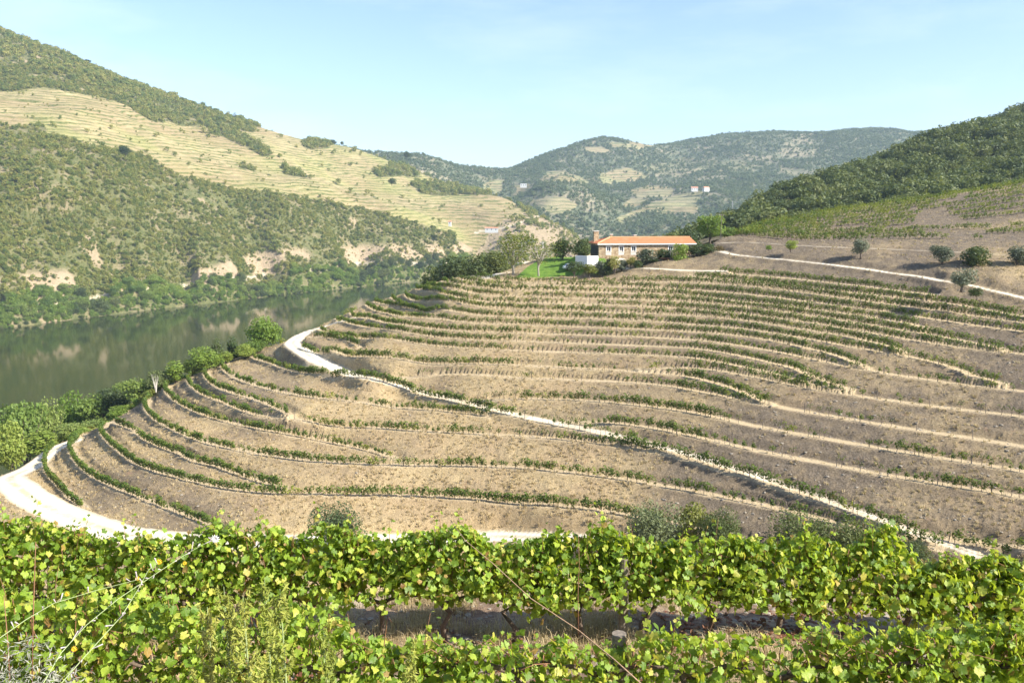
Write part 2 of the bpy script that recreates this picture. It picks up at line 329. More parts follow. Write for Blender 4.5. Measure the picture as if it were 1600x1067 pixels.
def relief(x, y, z):
    """benches and tracks cut into the base slope; returns z, masks"""
    n = len(x); idx = np.empty(n, int); ds = np.empty(n); jdx = np.empty(n, int); dd = np.empty(n)
    f = KR.find; g = KD.find
    for i in range(n):
        p = (x[i], y[i], 0); _, idx[i], ds[i] = f(p); _, jdx[i], dd[i] = g(p)
    q = PR[idx]; T = TR[idx]; rx, ry = x - q[:, 0], y - q[:, 1]
    s = T[:, 0] * ry - T[:, 1] * rx; al = np.abs(T[:, 0] * rx + T[:, 1] * ry)
    s = np.where(al > 1.2, np.sign(s) * ds, s)
    jag = fbm(x * .55, y * .55, 3) * .7
    wb = smooth(s + jag * .3, -1.4, -.5) * (1 - smooth(s + jag * .7, 1.5, 2.6)) * (1 - smooth(al, .5, 9.0))
    bank = smooth(ds, .6, 2.5)
    rough = fbm(x * .7, y * .7, 3) * .20 + fbm(x * 3.1 + 5, y * 3.1, 2) * .17
    # little erosion runnels running down the banks
    zz = z + rough * (.25 + .75 * (1 - wb)) * bank
    zz = zz + wb * (q[:, 2] + s * .03 - zz)
    lip = np.exp(-((s + .75) / .35) ** 2) * .12 * (al < 2); zz = zz + lip
    qd = PD[jdx]; hw = HW[jdx]; wr = 1 - smooth(dd + jag * .35, hw, hw + 1.4)
    zz = zz + wr * (qd[:, 2] + .03 * fbm(x * 2, y * 2, 2) - zz)
    road = (1 - smooth(dd + jag * .6, hw - .15, hw + .35)) * np.clip(RW[jdx] + (RW[jdx] < .95) * fbm(x * .5, y * .5, 3) * .7, 0, 1)
    a = (x - HOUSE_A[0]) * hdir[0] + (y - HOUSE_A[1]) * hdir[1]; b = (x - HOUSE_A[0]) * hnor[0] + (y - HOUSE_A[1]) * hnor[1]
    wh = smooth(a, -6, -3) * (1 - smooth(a, 28, 31)) * smooth(b, -3.0, -1.2) * (1 - smooth(b, 12, 16))
    zz = zz + wh * (HOUSE_Z - zz)
    bench = smooth(s + jag * .4, -.9, -.45) * (1 - smooth(s + jag * .5, 1.0, 1.6)) * (1 - smooth(al, .5, 6.0))
    return zz, bench, road, dd / hw
NA, A0, A1 = 900, -.86, .86
AZ = np.linspace(A0, A1, NA); LD = np.r_[np.linspace(math.log(88), math.log(232), 380), np.linspace(math.log(232), math.log(340), 60)[1:]]
DD = np.exp(LD); GA, GD = np.meshgrid(AZ, DD)
GT = base_t(GA, GD).reshape(GA.shape); GX = GA * GD; GY = GD; GZ = GT * GD
fz, bench_m, road_m, rut = relief(GX.ravel(), GY.ravel(), GZ.ravel())
GZ = fz.reshape(GA.shape)
def zh(x, y):                                      # height of the built hill (relative to the eye)
    x = np.atleast_1d(np.asarray(x, float)); y = np.atleast_1d(np.asarray(y, float))
    fa = np.clip((x / y - A0) / (A1 - A0) * (NA - 1), 0, NA - 1.001); fd = np.clip(np.interp(np.log(np.maximum(y, 1)), LD, np.arange(len(LD))), 0, len(LD) - 1.001)
    i = fd.astype(int); j = fa.astype(int); a = fa - j; b = fd - i
    return (GZ[i, j] * (1 - a) + GZ[i, j + 1] * a) * (1 - b) + (GZ[i + 1, j] * (1 - a) + GZ[i + 1, j + 1] * a) * b
GU, GV = uv_of(GA, GZ / GD)
fu, fv = GU.ravel(), GV.ravel(); fx, fy = GX.ravel(), GY.ravel()
lawn_poly = [(806,434),(820,420),(845,404),(905,398),(945,404),(958,421),(945,426),(900,431),(850,434)]
lawn_m = inpoly(fu, fv, lawn_poly) * 1.0
# bank stoniest at both ends, straw between; right end's grazing shade painted in
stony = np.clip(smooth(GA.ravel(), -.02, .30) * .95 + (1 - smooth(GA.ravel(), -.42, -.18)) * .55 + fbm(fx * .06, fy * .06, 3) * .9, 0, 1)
me = mesh_from('vineyard_hill', np.c_[fx, fy, fz + H], grid_faces(len(DD), NA), True)
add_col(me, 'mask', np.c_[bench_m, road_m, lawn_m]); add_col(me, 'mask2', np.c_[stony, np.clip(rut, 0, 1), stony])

def ground_material():
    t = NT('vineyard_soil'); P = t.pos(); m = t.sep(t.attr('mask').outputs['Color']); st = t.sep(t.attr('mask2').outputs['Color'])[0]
    n1 = t.noise(.55, 6, .6, P); n2 = t.noise(3.2, 6, .65, P); n3 = t.noise(9, 4, .7, P); n4 = t.noise(.12, 4, .6, P)
    straw = t.mix(t.rng(n2, .3, .7), (.345, .255, .130), (.56, .43, .24)); straw = t.mix(t.rng(n4, .4, .65, 0, .5), straw, (.36, .25, .15))
    soil = t.mix(t.rng(n2, .32, .68), (.105, .082, .056), (.235, .187, .134)); soil = t.mix(t.rng(n3, .62, .72), soil, (.43, .37, .29))  # stony soil tone, kept darker to carry the right-hand banks' grazing shade
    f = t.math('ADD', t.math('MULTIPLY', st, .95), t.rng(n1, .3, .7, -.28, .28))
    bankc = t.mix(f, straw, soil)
    bankc = t.mix(t.rng(t.noise(.35, 5, .7, P), .64, .74, 0, .45), bankc, (.30, .15, .09))
    benchc = t.mix(t.rng(n2, .3, .7), (.47, .36, .21), (.64, .50, .31))
    c = t.mix(m[0], bankc, benchc)
    rt = t.sep(t.attr('mask2').outputs['Color'])[1]; roadc = t.mix(t.rng(n2, .3, .7), (.52, .445, .33), (.66, .59, .47)); roadc = t.mix(t.math('MULTIPLY', t.math('MULTIPLY', t.rng(rt, .30, .12), t.rng(n1, .38, .58)), .75), roadc, (.40, .36, .19)); roadc = t.mix(t.math('MULTIPLY', t.rng(t.math('ABSOLUTE', t.math('SUBTRACT', rt, .52)), .22, .05), .6), roadc, (.74, .68, .57)); roadc = t.mix(t.math('MULTIPLY', t.rng(rt, .75, 1), t.rng(n2, .4, .6)), roadc, (.44, .35, .21)); c = t.mix(m[1], c, roadc)
    lawn = t.mix(t.rng(n1, .35, .65), (.10, .20, .03), (.20, .30, .05)); c = t.mix(m[2], c, lawn)
    h = t.math('ADD', t.math('MULTIPLY', n2, .6), t.math('MULTIPLY', n3, .5))
    k = t.math('SUBTRACT', 1.0, t.math('MULTIPLY', m[1], .85))
    b = t.n('ShaderNodeBump'); b.inputs['Distance'].default_value = .5; t.l(t.math('MULTIPLY', k, .95), b.inputs['Strength']); t.l(h, b.inputs['Height'])
    t.bsdf(c, .95, b.outputs[0], .1); return t.m
M_SOIL = ground_material()
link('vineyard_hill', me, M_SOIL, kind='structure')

# ------------------------------------------------------------------ the slope under the viewpoint
def z_near(x, y):
    x = np.asarray(x, float); y = np.asarray(y, float)
    prof = np.interp(y, [-30, -6, 0, 3, 6.4, 8.6, 9.6, 12, 14, 45, 80, 92], [8, .2, -1.75, -2.9, -4.75, -5.30, -5.55, -5.95, -7.2, -30, -49, -50.5])
    far = np.interp(np.abs(x), [0, 50, 120], [0, 1.5, 0])
    return prof + smooth(y, 12, 20) * (fbm(x * .08, y * .08, 3) * 2.0 + np.where(x > 0, x * .1, 0) * smooth(y, 40, 88)) + fbm(x * .7, y * .7, 3) * .16 + fbm(x * 3, y * 3, 2) * .05
xs = np.r_[-82, np.arange(-80, -14, 3), np.arange(-13, 13.01, .16), np.arange(15, 82, 3)]
ys = np.r_[np.arange(-30, 3, 1.0), np.arange(3, 14, .14), np.arange(14, 92.1, 1.3)]
NX, NY = np.meshgrid(xs, ys); NZ = z_near(NX.ravel(), NY.ravel())
k = smooth(NY.ravel(), 84, 90); zb = zh(NX.ravel(), np.maximum(NY.ravel(), 88.2)); NZ = NZ * (1 - k) + (zb - .15) * k
me = mesh_from('near_slope', np.c_[NX.ravel(), NY.ravel(), NZ + H], grid_faces(len(ys), len(xs)), True)
def near_material():
    t = NT('stony_soil'); P = t.pos(); n1 = t.noise(1.2, 6, .6, P); n2 = t.noise(9, 6, .65, P); n3 = t.noise(38, 4, .7, P)
    c = t.mix(t.rng(n2, .3, .7), (.12, .077, .052), (.27, .19, .125)); c = t.mix(t.rng(n1, .48, .66, 0, .8), c, (.52, .41, .26)); c = t.mix(t.rng(n3, .6, .7, 0, .6), c, (.42, .37, .31))
    t.bsdf(c, .95, t.bump(t.math('ADD', n2, t.math('MULTIPLY', n3, .5)), .7, .05), .1); return t.m
link('near_slope', me, near_material(), kind='structure')
# ------------------------------------------------------------------ the river and the hills beyond
def sheet(name, pts, az_rng, d_rng, na, nd, amp, nscale, extra=(), lam=1e-6, mask=None, mat=None, shore=False):
    c = []
    for u, v, d in pts:
        az, t = ray(u, v); c.append((float(az), d, float(t)))
    c += [(a, d, z / d) for a, d, z in extra]; c = np.array(c)
    T = TPS(np.c_[c[:, 0] * 1.6, np.log(c[:, 1])], c[:, 2], lam)
    az = np.linspace(*az_rng, na); d = np.exp(np.linspace(math.log(d_rng[0]), math.log(d_rng[1]), nd)); A, D = np.meshgrid(az, d)
    t = T(np.c_[A.ravel() * 1.6, np.log(D.ravel())]); X = (A * D).ravel(); Y = D.ravel()
    f = fbm(X / nscale, Y / nscale, 5, .52)
    rid = -np.abs(fbm(X / (nscale * 2.2) + 40, Y / (nscale * 2.2), 3)) * 1.6
    Z = t * Y + amp * (f + rid)
    if shore:
        ds = np.interp(A.ravel(), SH_A, SH_D) + fbm(X / 18, Y / 18, 3) * 9; q = Y - ds
        Z = np.where(q < 0, -100 + q * .12, np.maximum(-100 + np.minimum(q * .3, 9), np.where(q < 120, np.minimum(Z, -99 + q * .75), Z)))
    Zg = Z.reshape(A.shape); u, v = uv_of(A, Zg / D)
    me = mesh_from(name, np.c_[X, Y, Z + H], grid_faces(nd, na), True)
    if mask is not None: add_col(me, 'mask', mask(u.ravel(), v.ravel(), X, Y, Z))
    link(name, me, mat, kind='structure')
    def height(x, y):
        fa = np.clip((x / y - az_rng[0]) / (az_rng[1] - az_rng[0]) * (na - 1), 0, na - 1.001); fd = np.clip((np.log(y) - math.log(d_rng[0])) / math.log(d_rng[1] / d_rng[0]) * (nd - 1), 0, nd - 1.001)
        i = fd.astype(int); j = fa.astype(int); a = fa - j; b = fd - i
        return (Zg[i, j] * (1 - a) + Zg[i, j + 1] * a) * (1 - b) + (Zg[i + 1, j] * (1 - a) + Zg[i + 1, j + 1] * a) * b
    return dict(h=height, az=az_rng, d=d_rng, zg=Zg, A=A, D=D)
def wat(u, v, z=-100.0, shift=0.0):
    az, t = ray(u, v); return (u, v, float(z / t) + shift)
def lay(u, v, d): return (u, v, d)
def poly_soft(u, v, poly, wob=0, x=None, y=None, sc=60.):
    if wob: u = u + fbm(x / sc, y / sc, 3) * wob; v = v + fbm(x / sc + 31, y / sc, 3) * wob * .6
    return inpoly(u, v, poly).astype(float)

# regions of the hills: which slope carries terraces, woods, bare earth
WOOD_TOP = [(-300,-60),(-100,10),(0,48),(60,72),(130,98),(200,128),(300,165),(405,196),(400,206),(350,208),(300,198),(250,190),(200,168),(140,150),(80,140),(0,139),(-300,120)]
SCRUB_LOW = [(-400,150),(0,193),(60,207),(110,222),(150,230),(205,236),(240,248),(262,262),(290,277),(330,285),(380,297),(420,297),(470,309),(520,316),(570,328),(620,340),(660,352),(700,368),(740,388),(748,450),(500,470),(0,530),(-400,600)]
STRIPS = [[(325,196),(362,196),(380,212),(425,240),(410,246),(380,230),(350,214),(330,212)], [(583,266),(610,259),(640,262),(660,277),(590,277)],
          [(640,286),(660,282),(710,292),(745,297),(790,301),(815,322),(835,332),(850,348),(830,342),(806,318),(780,306),(720,303),(690,306),(660,304)],
          [(376,255),(400,262),(398,268),(374,260)], [(440,262),(480,272),(474,280),(446,274)], [(0,205),(60,193),(75,205),(40,222),(0,225)], [(470,224),(510,216),(520,228),(480,235)]]
ROCKY = [(748,395),(760,360),(800,338),(850,338),(905,372),(920,395),(880,420),(760,425)]
GREEN_FIELD = [[(310,264),(360,264),(430,274),(425,279),(350,272)], [(0,182),(30,178),(60,186),(0,197)]]
LEFT = [(-200,556,0),(0,515,0),(150,495,0),(300,477,0),(400,466,0),(500,455,0),(580,447,0),(640,441,0),(700,436,0),(745,432,0)]
lp = []
for u, v, _ in LEFT:
    uu, vv, d = wat(u, v); lp.append((uu, vv, d))
lex = []
SH_A = np.array([float(ray(q[0], q[1])[0]) for q in lp]); SH_D = np.array([q[2] for q in lp])
SH_A = np.r_[-1.1, SH_A, .05, .25]; SH_D = np.r_[SH_D[0] * .8, SH_D, 1160, 1250]
lp += [wat(0, 488, -88.5), wat(130, 470, -85), wat(200, 455, -82), wat(300, 446, -82), wat(420, 430, -78), wat(560, 412, -72), wat(-200, 520, -89)]
lp += [lay(*q) for q in [(-200,330,800),(-200,170,950),(-200,100,1150),(-200,-30,1650),(0,400,770),(0,300,860),(0,210,990),(130,420,785),(100,330,870),(200,400,870),(200,330,950),(200,243,1075),(320,390,960),(320,288,1130),(440,380,1090),(440,303,1230),(520,388,1150),(540,322,1290),(620,390,1205),(620,342,1330),(700,398,1250),(700,370,1325),(742,392,1310),(748,412,1270),
  (0,170,1120),(0,142,1230),(100,150,1250),(200,205,1210),(200,172,1330),(300,210,1420),(400,270,1330),(400,230,1480),(480,270,1480),(540,300,1440),(540,255,1680),(620,320,1480),(620,285,1680),(700,340,1500),(700,308,1700),(760,345,1500),(790,330,1640),(815,335,1600),
  (0,50,1650),(100,84,1680),(200,126,1720),(300,163,1760),(400,196,1820),(480,217,1880),(540,229,1920),(600,249,1930),(640,266,1930),(690,288,1900),(760,302,1830),(800,316,1780),(835,336,1700),(870,350,1620),(905,373,1540),(860,378,1440),(800,365,1440),(800,395,1360),(870,395,1380),(760,385,1330),(935,395,1500)]]
lex += [(float(ray(u, v)[0]), d * 1.22, (float(ray(u, v)[1]) - .05) * d * 1.22) for u, v, d in [(-200,-30,1650),(0,50,1650),(200,126,1720),(400,196,1820),(540,229,1920),(640,266,1930),(760,302,1830),(835,336,1700),(905,373,1540),(970,395,1500)]]
def mask_left(u, v, X, Y, Z):
    n = fbm(X / 60, Y / 60, 4)
    wood = np.maximum(poly_soft(u, v, WOOD_TOP, 14, X, Y), poly_soft(u, v, SCRUB_LOW, 10, X, Y))
    for s in STRIPS: wood = np.maximum(wood, poly_soft(u, v, s, 5, X, Y, 30.))
    rocky = poly_soft(u, v, ROCKY, 16, X, Y); terr = np.clip(1 - wood - rocky, 0, 1)
    bare = smooth(fbm(X / 26, Y / 26 + 7, 4), .34, .55) * (1 - terr) * .7
    gully = smooth(v - np.interp(u, [0, 150, 300, 420, 560, 740], [432, 418, 425, 392, 385, 380]), -8, 6) * (1 - smooth(v - np.interp(u, [0, 130, 200, 300, 420, 560, 740], [488, 470, 455, 446, 430, 412, 400]), -3, 3)) * wood
    bare = np.maximum(bare, gully * smooth(fbm(X / 40 + 3, Y / 40, 3), -.02, .24) * .9)
    bare = np.maximum(bare, rocky * .75)
    # the dirt road above the far bank, and the track on the far spur
    vr = np.interp(u, [-100, 0, 130, 200, 300, 420, 560], [500, 488, 470, 455, 446, 430, 412])
    road = (np.abs(v - vr) < 3.2) * (fbm(X / 50, Y / 50, 2) > -.25) * 1.0
    v2 = np.interp(u, [740, 770, 800, 850], [363, 361, 353, 335]); road = np.maximum(road, (np.abs(v - v2) < 1.4) * (u > 742) * (u < 852))
    grn = np.zeros_like(u)
    for g in GREEN_FIELD: grn = np.maximum(grn, inpoly(u, v, g))
    global KEEP_LEFT
    return np.c_[terr, bare, road]
def hill_material(name, scrub_a, scrub_b, straw, vine, spacing, rockc):
    t = NT(name); P = t.pos(); m = t.sep(t.attr('mask').outputs['Color'])
    n1 = t.noise(.035, 6, .6, P); n2 = t.noise(.16, 6, .65, P); n3 = t.noise(.012, 4, .55, P); nf = t.noise(.55, 4, .7, P)
    sc = t.mix(t.rng(n2, .35, .65), scrub_a, scrub_b); sc = t.mix(t.rng(n1, .48, .64, 0, .55), sc, rockc)
    # terraces: courses that follow the height lines
    z = t.sep(P)[2] if False else None
    sx = t.n('ShaderNodeSeparateXYZ'); t.l(P, sx.inputs[0])
    zz = t.math('ADD', sx.outputs[2], t.math('MULTIPLY', n3, 22.0)); zz = t.math('ADD', zz, t.math('MULTIPLY', n1, 5.0))
    fr = t.math('FRACT', t.math('DIVIDE', zz, spacing))
    vf = t.math('MULTIPLY', t.rng(fr, .38, .5), t.rng(fr, .92, .8))
    vf = t.math('MULTIPLY', vf, t.rng(n2, .33, .52)); vf = t.math('MULTIPLY', vf, t.rng(t.noise(.022, 4, .6, P), .38, .58, .30, 1))
    st = t.mix(t.rng(n1, .38, .62), straw, [c * .72 for c in straw]); st = t.mix(t.rng(n2, .55, .7, 0, .6), st, rockc)
    st = t.mix(t.rng(t.noise(.009, 4, .6, P), .46, .62, 0, .55), st, [vine[0] * 1.75, vine[1] * 1.55, vine[2] * 1.6])
    st = t.mix(t.rng(t.noise(.0065, 3, .5, P), .47, .60, 0, .6), st, (.26, .185, .10))
    te = t.mix(vf, st, t.mix(t.rng(nf, .3, .7), [c * .55 for c in vine], vine))
    te = t.mix(t.math('MULTIPLY', t.rng(fr, .16, .06), .22), te, (.55, .46, .28))
    c = t.mix(m[0], sc, te); c = t.mix(m[1], c, t.mix(t.rng(n2, .3, .7), rockc, [min(1, k * 1.5) for k in rockc])); c = t.mix(m[2], c, (.47, .40, .29))
    b = t.bump(t.math('ADD', n2, t.math('MULTIPLY', fr, t.math('MULTIPLY', m[0], .5))), .9, 3.0)
    t.bsdf(c, .95, b, .1); return t.m
M_LEFT = hill_material('left_hill_ground', (.085, .098, .034), (.155, .148, .060), (.37, .30, .15), (.13, .155, .042), 6.0, (.30, .225, .145))
HL = sheet('left_hill', lp, (-1.0, .22), (430, 2500), 620, 420, 9.0, 120.0, lex, 2.5e-4, mask_left, M_LEFT, True)

M_PTS = [(u, v, d) for u, v, d in [(540,226,2500),(580,236,2500),(640,242,2550),(690,256,2600),(720,268,2650),(760,262,2800),(790,263,2900),(830,250,3000),(870,237,3100),(920,222,3150),(970,216,3200),(1040,222,3250),(1080,216,3250),(1130,207,3300),(1180,208,3300),(1250,205,3300),(1330,202,3300),(1400,206,3350),(1490,210,3400),(1600,228,3500),(1750,230,3500),
  (560,300,2000),(640,310,2000),(700,310,2150),(740,290,2450),(760,330,2000),(800,300,2450),(820,330,2050),(850,318,2050),(885,271,2350),(905,330,2000),(900,360,1850),(920,300,2450),(960,260,2750),(960,330,2100),(980,370,1800),(1000,300,2400),(1060,320,2150),(1095,296,2300),(1110,335,1950),(1110,360,1800),(1150,310,2150),(1200,270,2600),(1250,330,2000),(1300,290,2350),(1400,270,2550),(1500,240,2950),(1600,280,2400),(1250,360,1800),(1450,330,2000),
  (1060,250,2950),(1150,240,2900),(1000,240,2950),(900,250,2800),(860,280,2500)]]
M_EX = [(float(ray(u, v)[0]), d * 1.3, (float(ray(u, v)[1]) - .05) * d * 1.3) for u, v, d in M_PTS[:21]] + [(a, 1500, -150) for a in np.linspace(-.25, .75, 8)]
FIELDS = [[(912,230),(940,230),(960,238),(940,240),(918,238)], [(930,270),(985,262),(1020,276),(990,285),(940,290)],[(968,325),(985,310),(1015,311),(1010,318),(985,325)],[(960,345),(985,330),(1000,325),(1020,318),(1060,302),(1098,296),(1100,304),(1085,318),(1090,333),(1040,334),(1000,332),(970,350)],
          [(980,300),(1010,292),(1055,292),(1048,306),(1000,309)],[(858,270),(885,268),(925,288),(905,288),(870,284),(838,288)],[(850,312),(880,310),(902,324),(875,336),(862,332),(823,316)],[(1000,262),(1060,248),(1150,250),(1200,262),(1120,272),(1060,278)],[(950,224),(1040,221),(1045,226),(1000,233),(965,234)],[(800,290),(832,288),(832,300),(805,308)],[(1220,262),(1290,268),(1270,280),(1230,275)],[(760,285),(790,282),(775,300),(745,292)]]
def mask_far(u, v, X, Y, Z):
    f = np.zeros_like(u)
    for k, p in enumerate(FIELDS): f = np.maximum(f, poly_soft(u, v, p, 9 if k not in (0, 2) else 3, X, Y, 90.) * (1.0 if k not in (7, 10) else .45))
    bare = smooth(fbm(X / 90, Y / 90 + 7, 4), .16, .5) * .55; bare = np.maximum(bare, inpoly(u, v, FIELDS[0]) * 1.0)
    return np.c_[f, bare * (1 - f * .7), np.zeros_like(u)]
M_FAR = hill_material('far_hill_ground', (.085, .105, .062), (.155, .165, .095), (.33, .285, .155), (.14, .165, .065), 9.0, (.29, .235, .155))
HM = sheet('far_mountain', M_PTS, (-.26, .78), (1500, 4600), 520, 300, 26.0, 260.0, M_EX, 3e-6, mask_far, M_FAR)

R_PTS = [(1100,372,345),(1130,368,345),(1250,358,350),(1400,336,350),(1600,305,355),(1750,285,360),(1130,354,420),(1150,341,455),(1200,316,490),(1250,292,525),(1290,277,545),(1340,265,565),(1400,248,585),(1450,229,605),(1520,204,635),(1600,177,665),(1750,125,710),(1900,80,740),
         (1200,340,420),(1250,328,425),(1330,300,450),(1400,293,460),(1500,260,490),(1600,240,500),(1750,200,520),(1900,170,530),(1500,300,400),(1600,280,410)]
R_EX = [(float(ray(u, v)[0]), d * 1.28, (float(ray(u, v)[1]) - .07) * d * 1.28) for u, v, d in [(1100,372,400),(1150,341,455),(1250,292,525),(1340,265,565),(1450,229,605),(1600,177,665),(1750,125,710)]] + [(.12, 400, -40), (.12, 600, -90)]
M_RIGHT = hill_material('right_hill_ground', (.10, .085, .05), (.2, .16, .09), (.4, .32, .17), (.2, .2, .06), 6.0, (.30, .22, .15))
HR = sheet('right_hill', R_PTS, (.14, .98), (322, 1000), 300, 200, 4.0, 60.0, R_EX, 3e-6, lambda u, v, X, Y, Z: np.c_[u * 0, smooth(fbm(X / 20, Y / 20, 3), .2, .4) * .5, u * 0], M_RIGHT)

# river
wt = NT('river_water'); P = wt.pos()
wn = wt.noise(.22, 4, .6, wt.mapping(P, (1, .55, 1))); wn2 = wt.noise(.9, 3, .6, P); wl = wt.noise(.006, 3, .5, wt.mapping(P, (.5, 2.0, 1), (0, 0, .5)))
hgt = wt.math('ADD', wn, wt.math('MULTIPLY', wn2, .35))
bb = wt.n('ShaderNodeBump'); bb.inputs['Distance'].default_value = .12; wt.l(wt.rng(wl, .4, .62, .10, .3), bb.inputs['Strength']); wt.l(hgt, bb.inputs['Height'])
wt.bsdf(wt.mix(wl, (.020, .031, .008), (.032, .040, .012)), .06, bb.outputs[0], .5, IOR=1.33)
me = mesh_from('river', [(-2600, 150, 0), (900, 150, 0), (900, 4600, 0), (-2600, 4600, 0)], [(0, 1, 2, 3)])
link('river', me, wt.m, kind='structure')
# ------------------------------------------------------------------ foliage materials and prototypes
G = lambda *a: list(zip((0, .3, .6, 1), a))
M_SCRUB = leafmat('scrub_leaves', G((.070,.115,.032),(.150,.19,.045),(.26,.26,.060),(.38,.33,.11)), .35, .6)
M_OAK = leafmat('oak_leaves', G((.040,.062,.024),(.070,.098,.032),(.115,.142,.042),(.18,.19,.068)), .25, .6)
M_FARTREE = leafmat('far_tree_leaves', G((.060,.095,.050),(.090,.128,.062),(.125,.158,.070),(.18,.19,.095)), .22, .6)
M_BANK = leafmat('bank_tree_leaves', G((.08,.14,.034),(.14,.215,.048),(.20,.27,.06),(.31,.35,.11)), .42, .5)
M_BRIGHT = leafmat('bright_tree_leaves', G((.10,.18,.03),(.17,.26,.045),(.24,.32,.06),(.34,.37,.085)), .45, .5)
M_DARK = leafmat('dark_tree_leaves', G((.028,.05,.016),(.042,.072,.02),(.065,.095,.026),(.095,.12,.034)), .22, .5)
M_OLIVE = leafmat('olive_leaves', G((.06,.08,.045),(.10,.12,.075),(.14,.16,.10),(.20,.22,.15)), .15, .5)
M_BROOM = leafmat('broom_leaves', G((.045,.070,.026),(.075,.105,.04),(.11,.14,.055),(.17,.19,.09)), .2, .6)
M_YELLOW = leafmat('yellowing_leaves', G((.10,.12,.025),(.16,.18,.035),(.22,.22,.045),(.30,.27,.07)), .3, .5)
M_RED = leafmat('reddish_leaves', G((.10,.045,.03),(.14,.06,.035),(.13,.09,.04),(.16,.12,.06)), .2, .5)
M_VINE = leafmat('hill_vine_leaves', [(0,(.16,.075,.03)),(.10,(.10,.085,.02)),(.22,(.072,.125,.020)),(.6,(.105,.165,.026)),(.85,(.17,.21,.036)),(1,(.27,.25,.05))], .35)
M_VINEY = leafmat('yellowing_vine_leaves', [(0,(.20,.10,.035)),(.12,(.15,.17,.03)),(.5,(.20,.25,.035)),(.85,(.28,.30,.045)),(1,(.36,.32,.06))], .35, .5)
M_STRAW = leafmat('dry_grass_blades', G((.30,.22,.11),(.42,.32,.17),(.52,.41,.23),(.62,.50,.31)), .2, .7)
M_BARK = plain('bark', (.14,.11,.085), .9, .4, 20); M_PALEBARK = plain('pale_bark', (.34,.30,.24), .9, .3, 20)
M_WOODPOST = plain('weathered_post', (.20,.165,.125), .9, .35, 25)
M_ROCK = plain('schist_stone', (.27, .235, .185), .9, .35, 3)

def leaf_cloud(rs, n, blobs, size, outw=.55, tri=False, flat=1.0):
    """n leaf-clump faces spread through a set of ellipsoids (c, r); returns V, F, tint"""
    vol = np.array([np.prod(b[1]) ** .67 for b in blobs]); which = rs.choice(len(blobs), n, p=vol / vol.sum())
    C = np.array([b[0] for b in blobs])[which]; Rr = np.array([b[1] for b in blobs])[which]
    d = rs.normal(size=(n, 3)); d /= np.linalg.norm(d, axis=1)[:, None]
    rad = 1 - rs.random(n) ** 2 * .55; p = C + d * Rr * rad[:, None]
    nrm = d * outw + rs.normal(size=(n, 3)) * .5 + np.array([0, 0, .25]); nrm /= np.linalg.norm(nrm, axis=1)[:, None]
    a = np.cross(nrm, rs.normal(size=(n, 3))); a /= np.linalg.norm(a, axis=1)[:, None]; b = np.cross(nrm, a)
    s = size * (.6 + .8 * rs.random(n))[:, None]
    V = np.stack([p - a * s, p - b * s * .55 * flat + nrm * s * .12, p + a * s, p + b * s * .55 * flat + nrm * s * .12], 1).reshape(-1, 3)
    F = np.arange(4 * n).reshape(n, 4); tint = np.repeat(np.clip(rs.normal(.5, .24, n), 0, 1), 4)
    return V, F, tint
def finish(name, V, F, tint, mats, MBx=None):
    """leaf faces plus an optional woody builder, in one mesh (leaf material first)"""
    V = [tuple(p) for p in V]; F = [tuple(f) for f in F]; nl = len(F); mi = [0] * nl; tt = list(tint)
    if MBx: o = len(V); V += MBx.v; F += [tuple(i + o for i in f) for f in MBx.f]; mi += [1] * len(MBx.f); tt += [.5] * len(MBx.v)
    me = bpy.data.meshes.new(name); me.from_pydata(V, [], F); me.polygons.foreach_set('material_index', np.array(mi, np.int32))
    at = me.attributes.new('tint', 'FLOAT', 'POINT'); at.data.foreach_set('value', np.array(tt, np.float32))
    for m in mats: me.materials.append(m)
    me.update(); return me
def blobs_tree(rs, h, r, z0, n, squash=.75, cen=.72):
    out = []
    for k in range(n):
        a = rs.random() * 6.283; q = math.sqrt(rs.random()) * r * .62; zz = z0 + (h - z0) * (.2 + .62 * rs.random()); rr = r * (.34 + .26 * rs.random()) * (1 - .35 * abs(zz / h - .55))
        out.append(((math.cos(a) * q, math.sin(a) * q, zz), (rr, rr, rr * squash)))
    out.append(((0, 0, z0 + (h - z0) * .5), (r * cen, r * cen, (h - z0) * .46 * cen / .72))); return out
def limbs(rs, h, r, z0, rad, n=5):
    w = MB(); w.tube([(0, 0, -.6), (rs.normal() * .05, rs.normal() * .05, z0 * .5), (rs.normal() * .15, rs.normal() * .15, z0), (rs.normal() * .2, rs.normal() * .2, z0 + (h - z0) * .55)], [rad * 1.25, rad, rad * .85, rad * .35], 7)
    for k in range(n):
        a = 6.283 * (k + rs.random() * .6) / n; q = r * (.45 + .35 * rs.random()); zs = z0 * (.75 + .5 * rs.random())
        w.tube([(0, 0, zs), (math.cos(a) * q * .45, math.sin(a) * q * .45, zs + (h - zs) * .35), (math.cos(a) * q, math.sin(a) * q, zs + (h - zs) * (.55 + .25 * rs.random()))], [rad * .55, rad * .38, rad * .12], 5, 0, False)
    return w
PROTO = bpy.data.collections.new('instance_sources')          # sources of the scattered masses; not linked into the scene
def proto(name, me, group):
    o = bpy.data.objects.new(name, me); group.objects.link(o); return o
def new_coll(n): return bpy.data.collections.new(n)
def bush_set(prefix, count, mat, n, size, seed, blobn=5, squash=.75, sx=1.0):
    c = new_coll(prefix)
    for k in range(count):
        rs = np.random.default_rng(seed + k); bl = blobs_tree(rs, 1.0, .58 * sx, .02, blobn, squash); V, F, t = leaf_cloud(rs, n, bl, size)
        proto(prefix + '_%d' % k, finish(prefix, V, F, t, [mat]), c)
    return c
C_SCRUB = bush_set('scrub_bush', 5, M_SCRUB, 150, .105, 100, 5, .7, 1.05)
C_OAK = bush_set('oak_crown', 5, M_OAK, 260, .085, 200, 7, .7, 1.1)
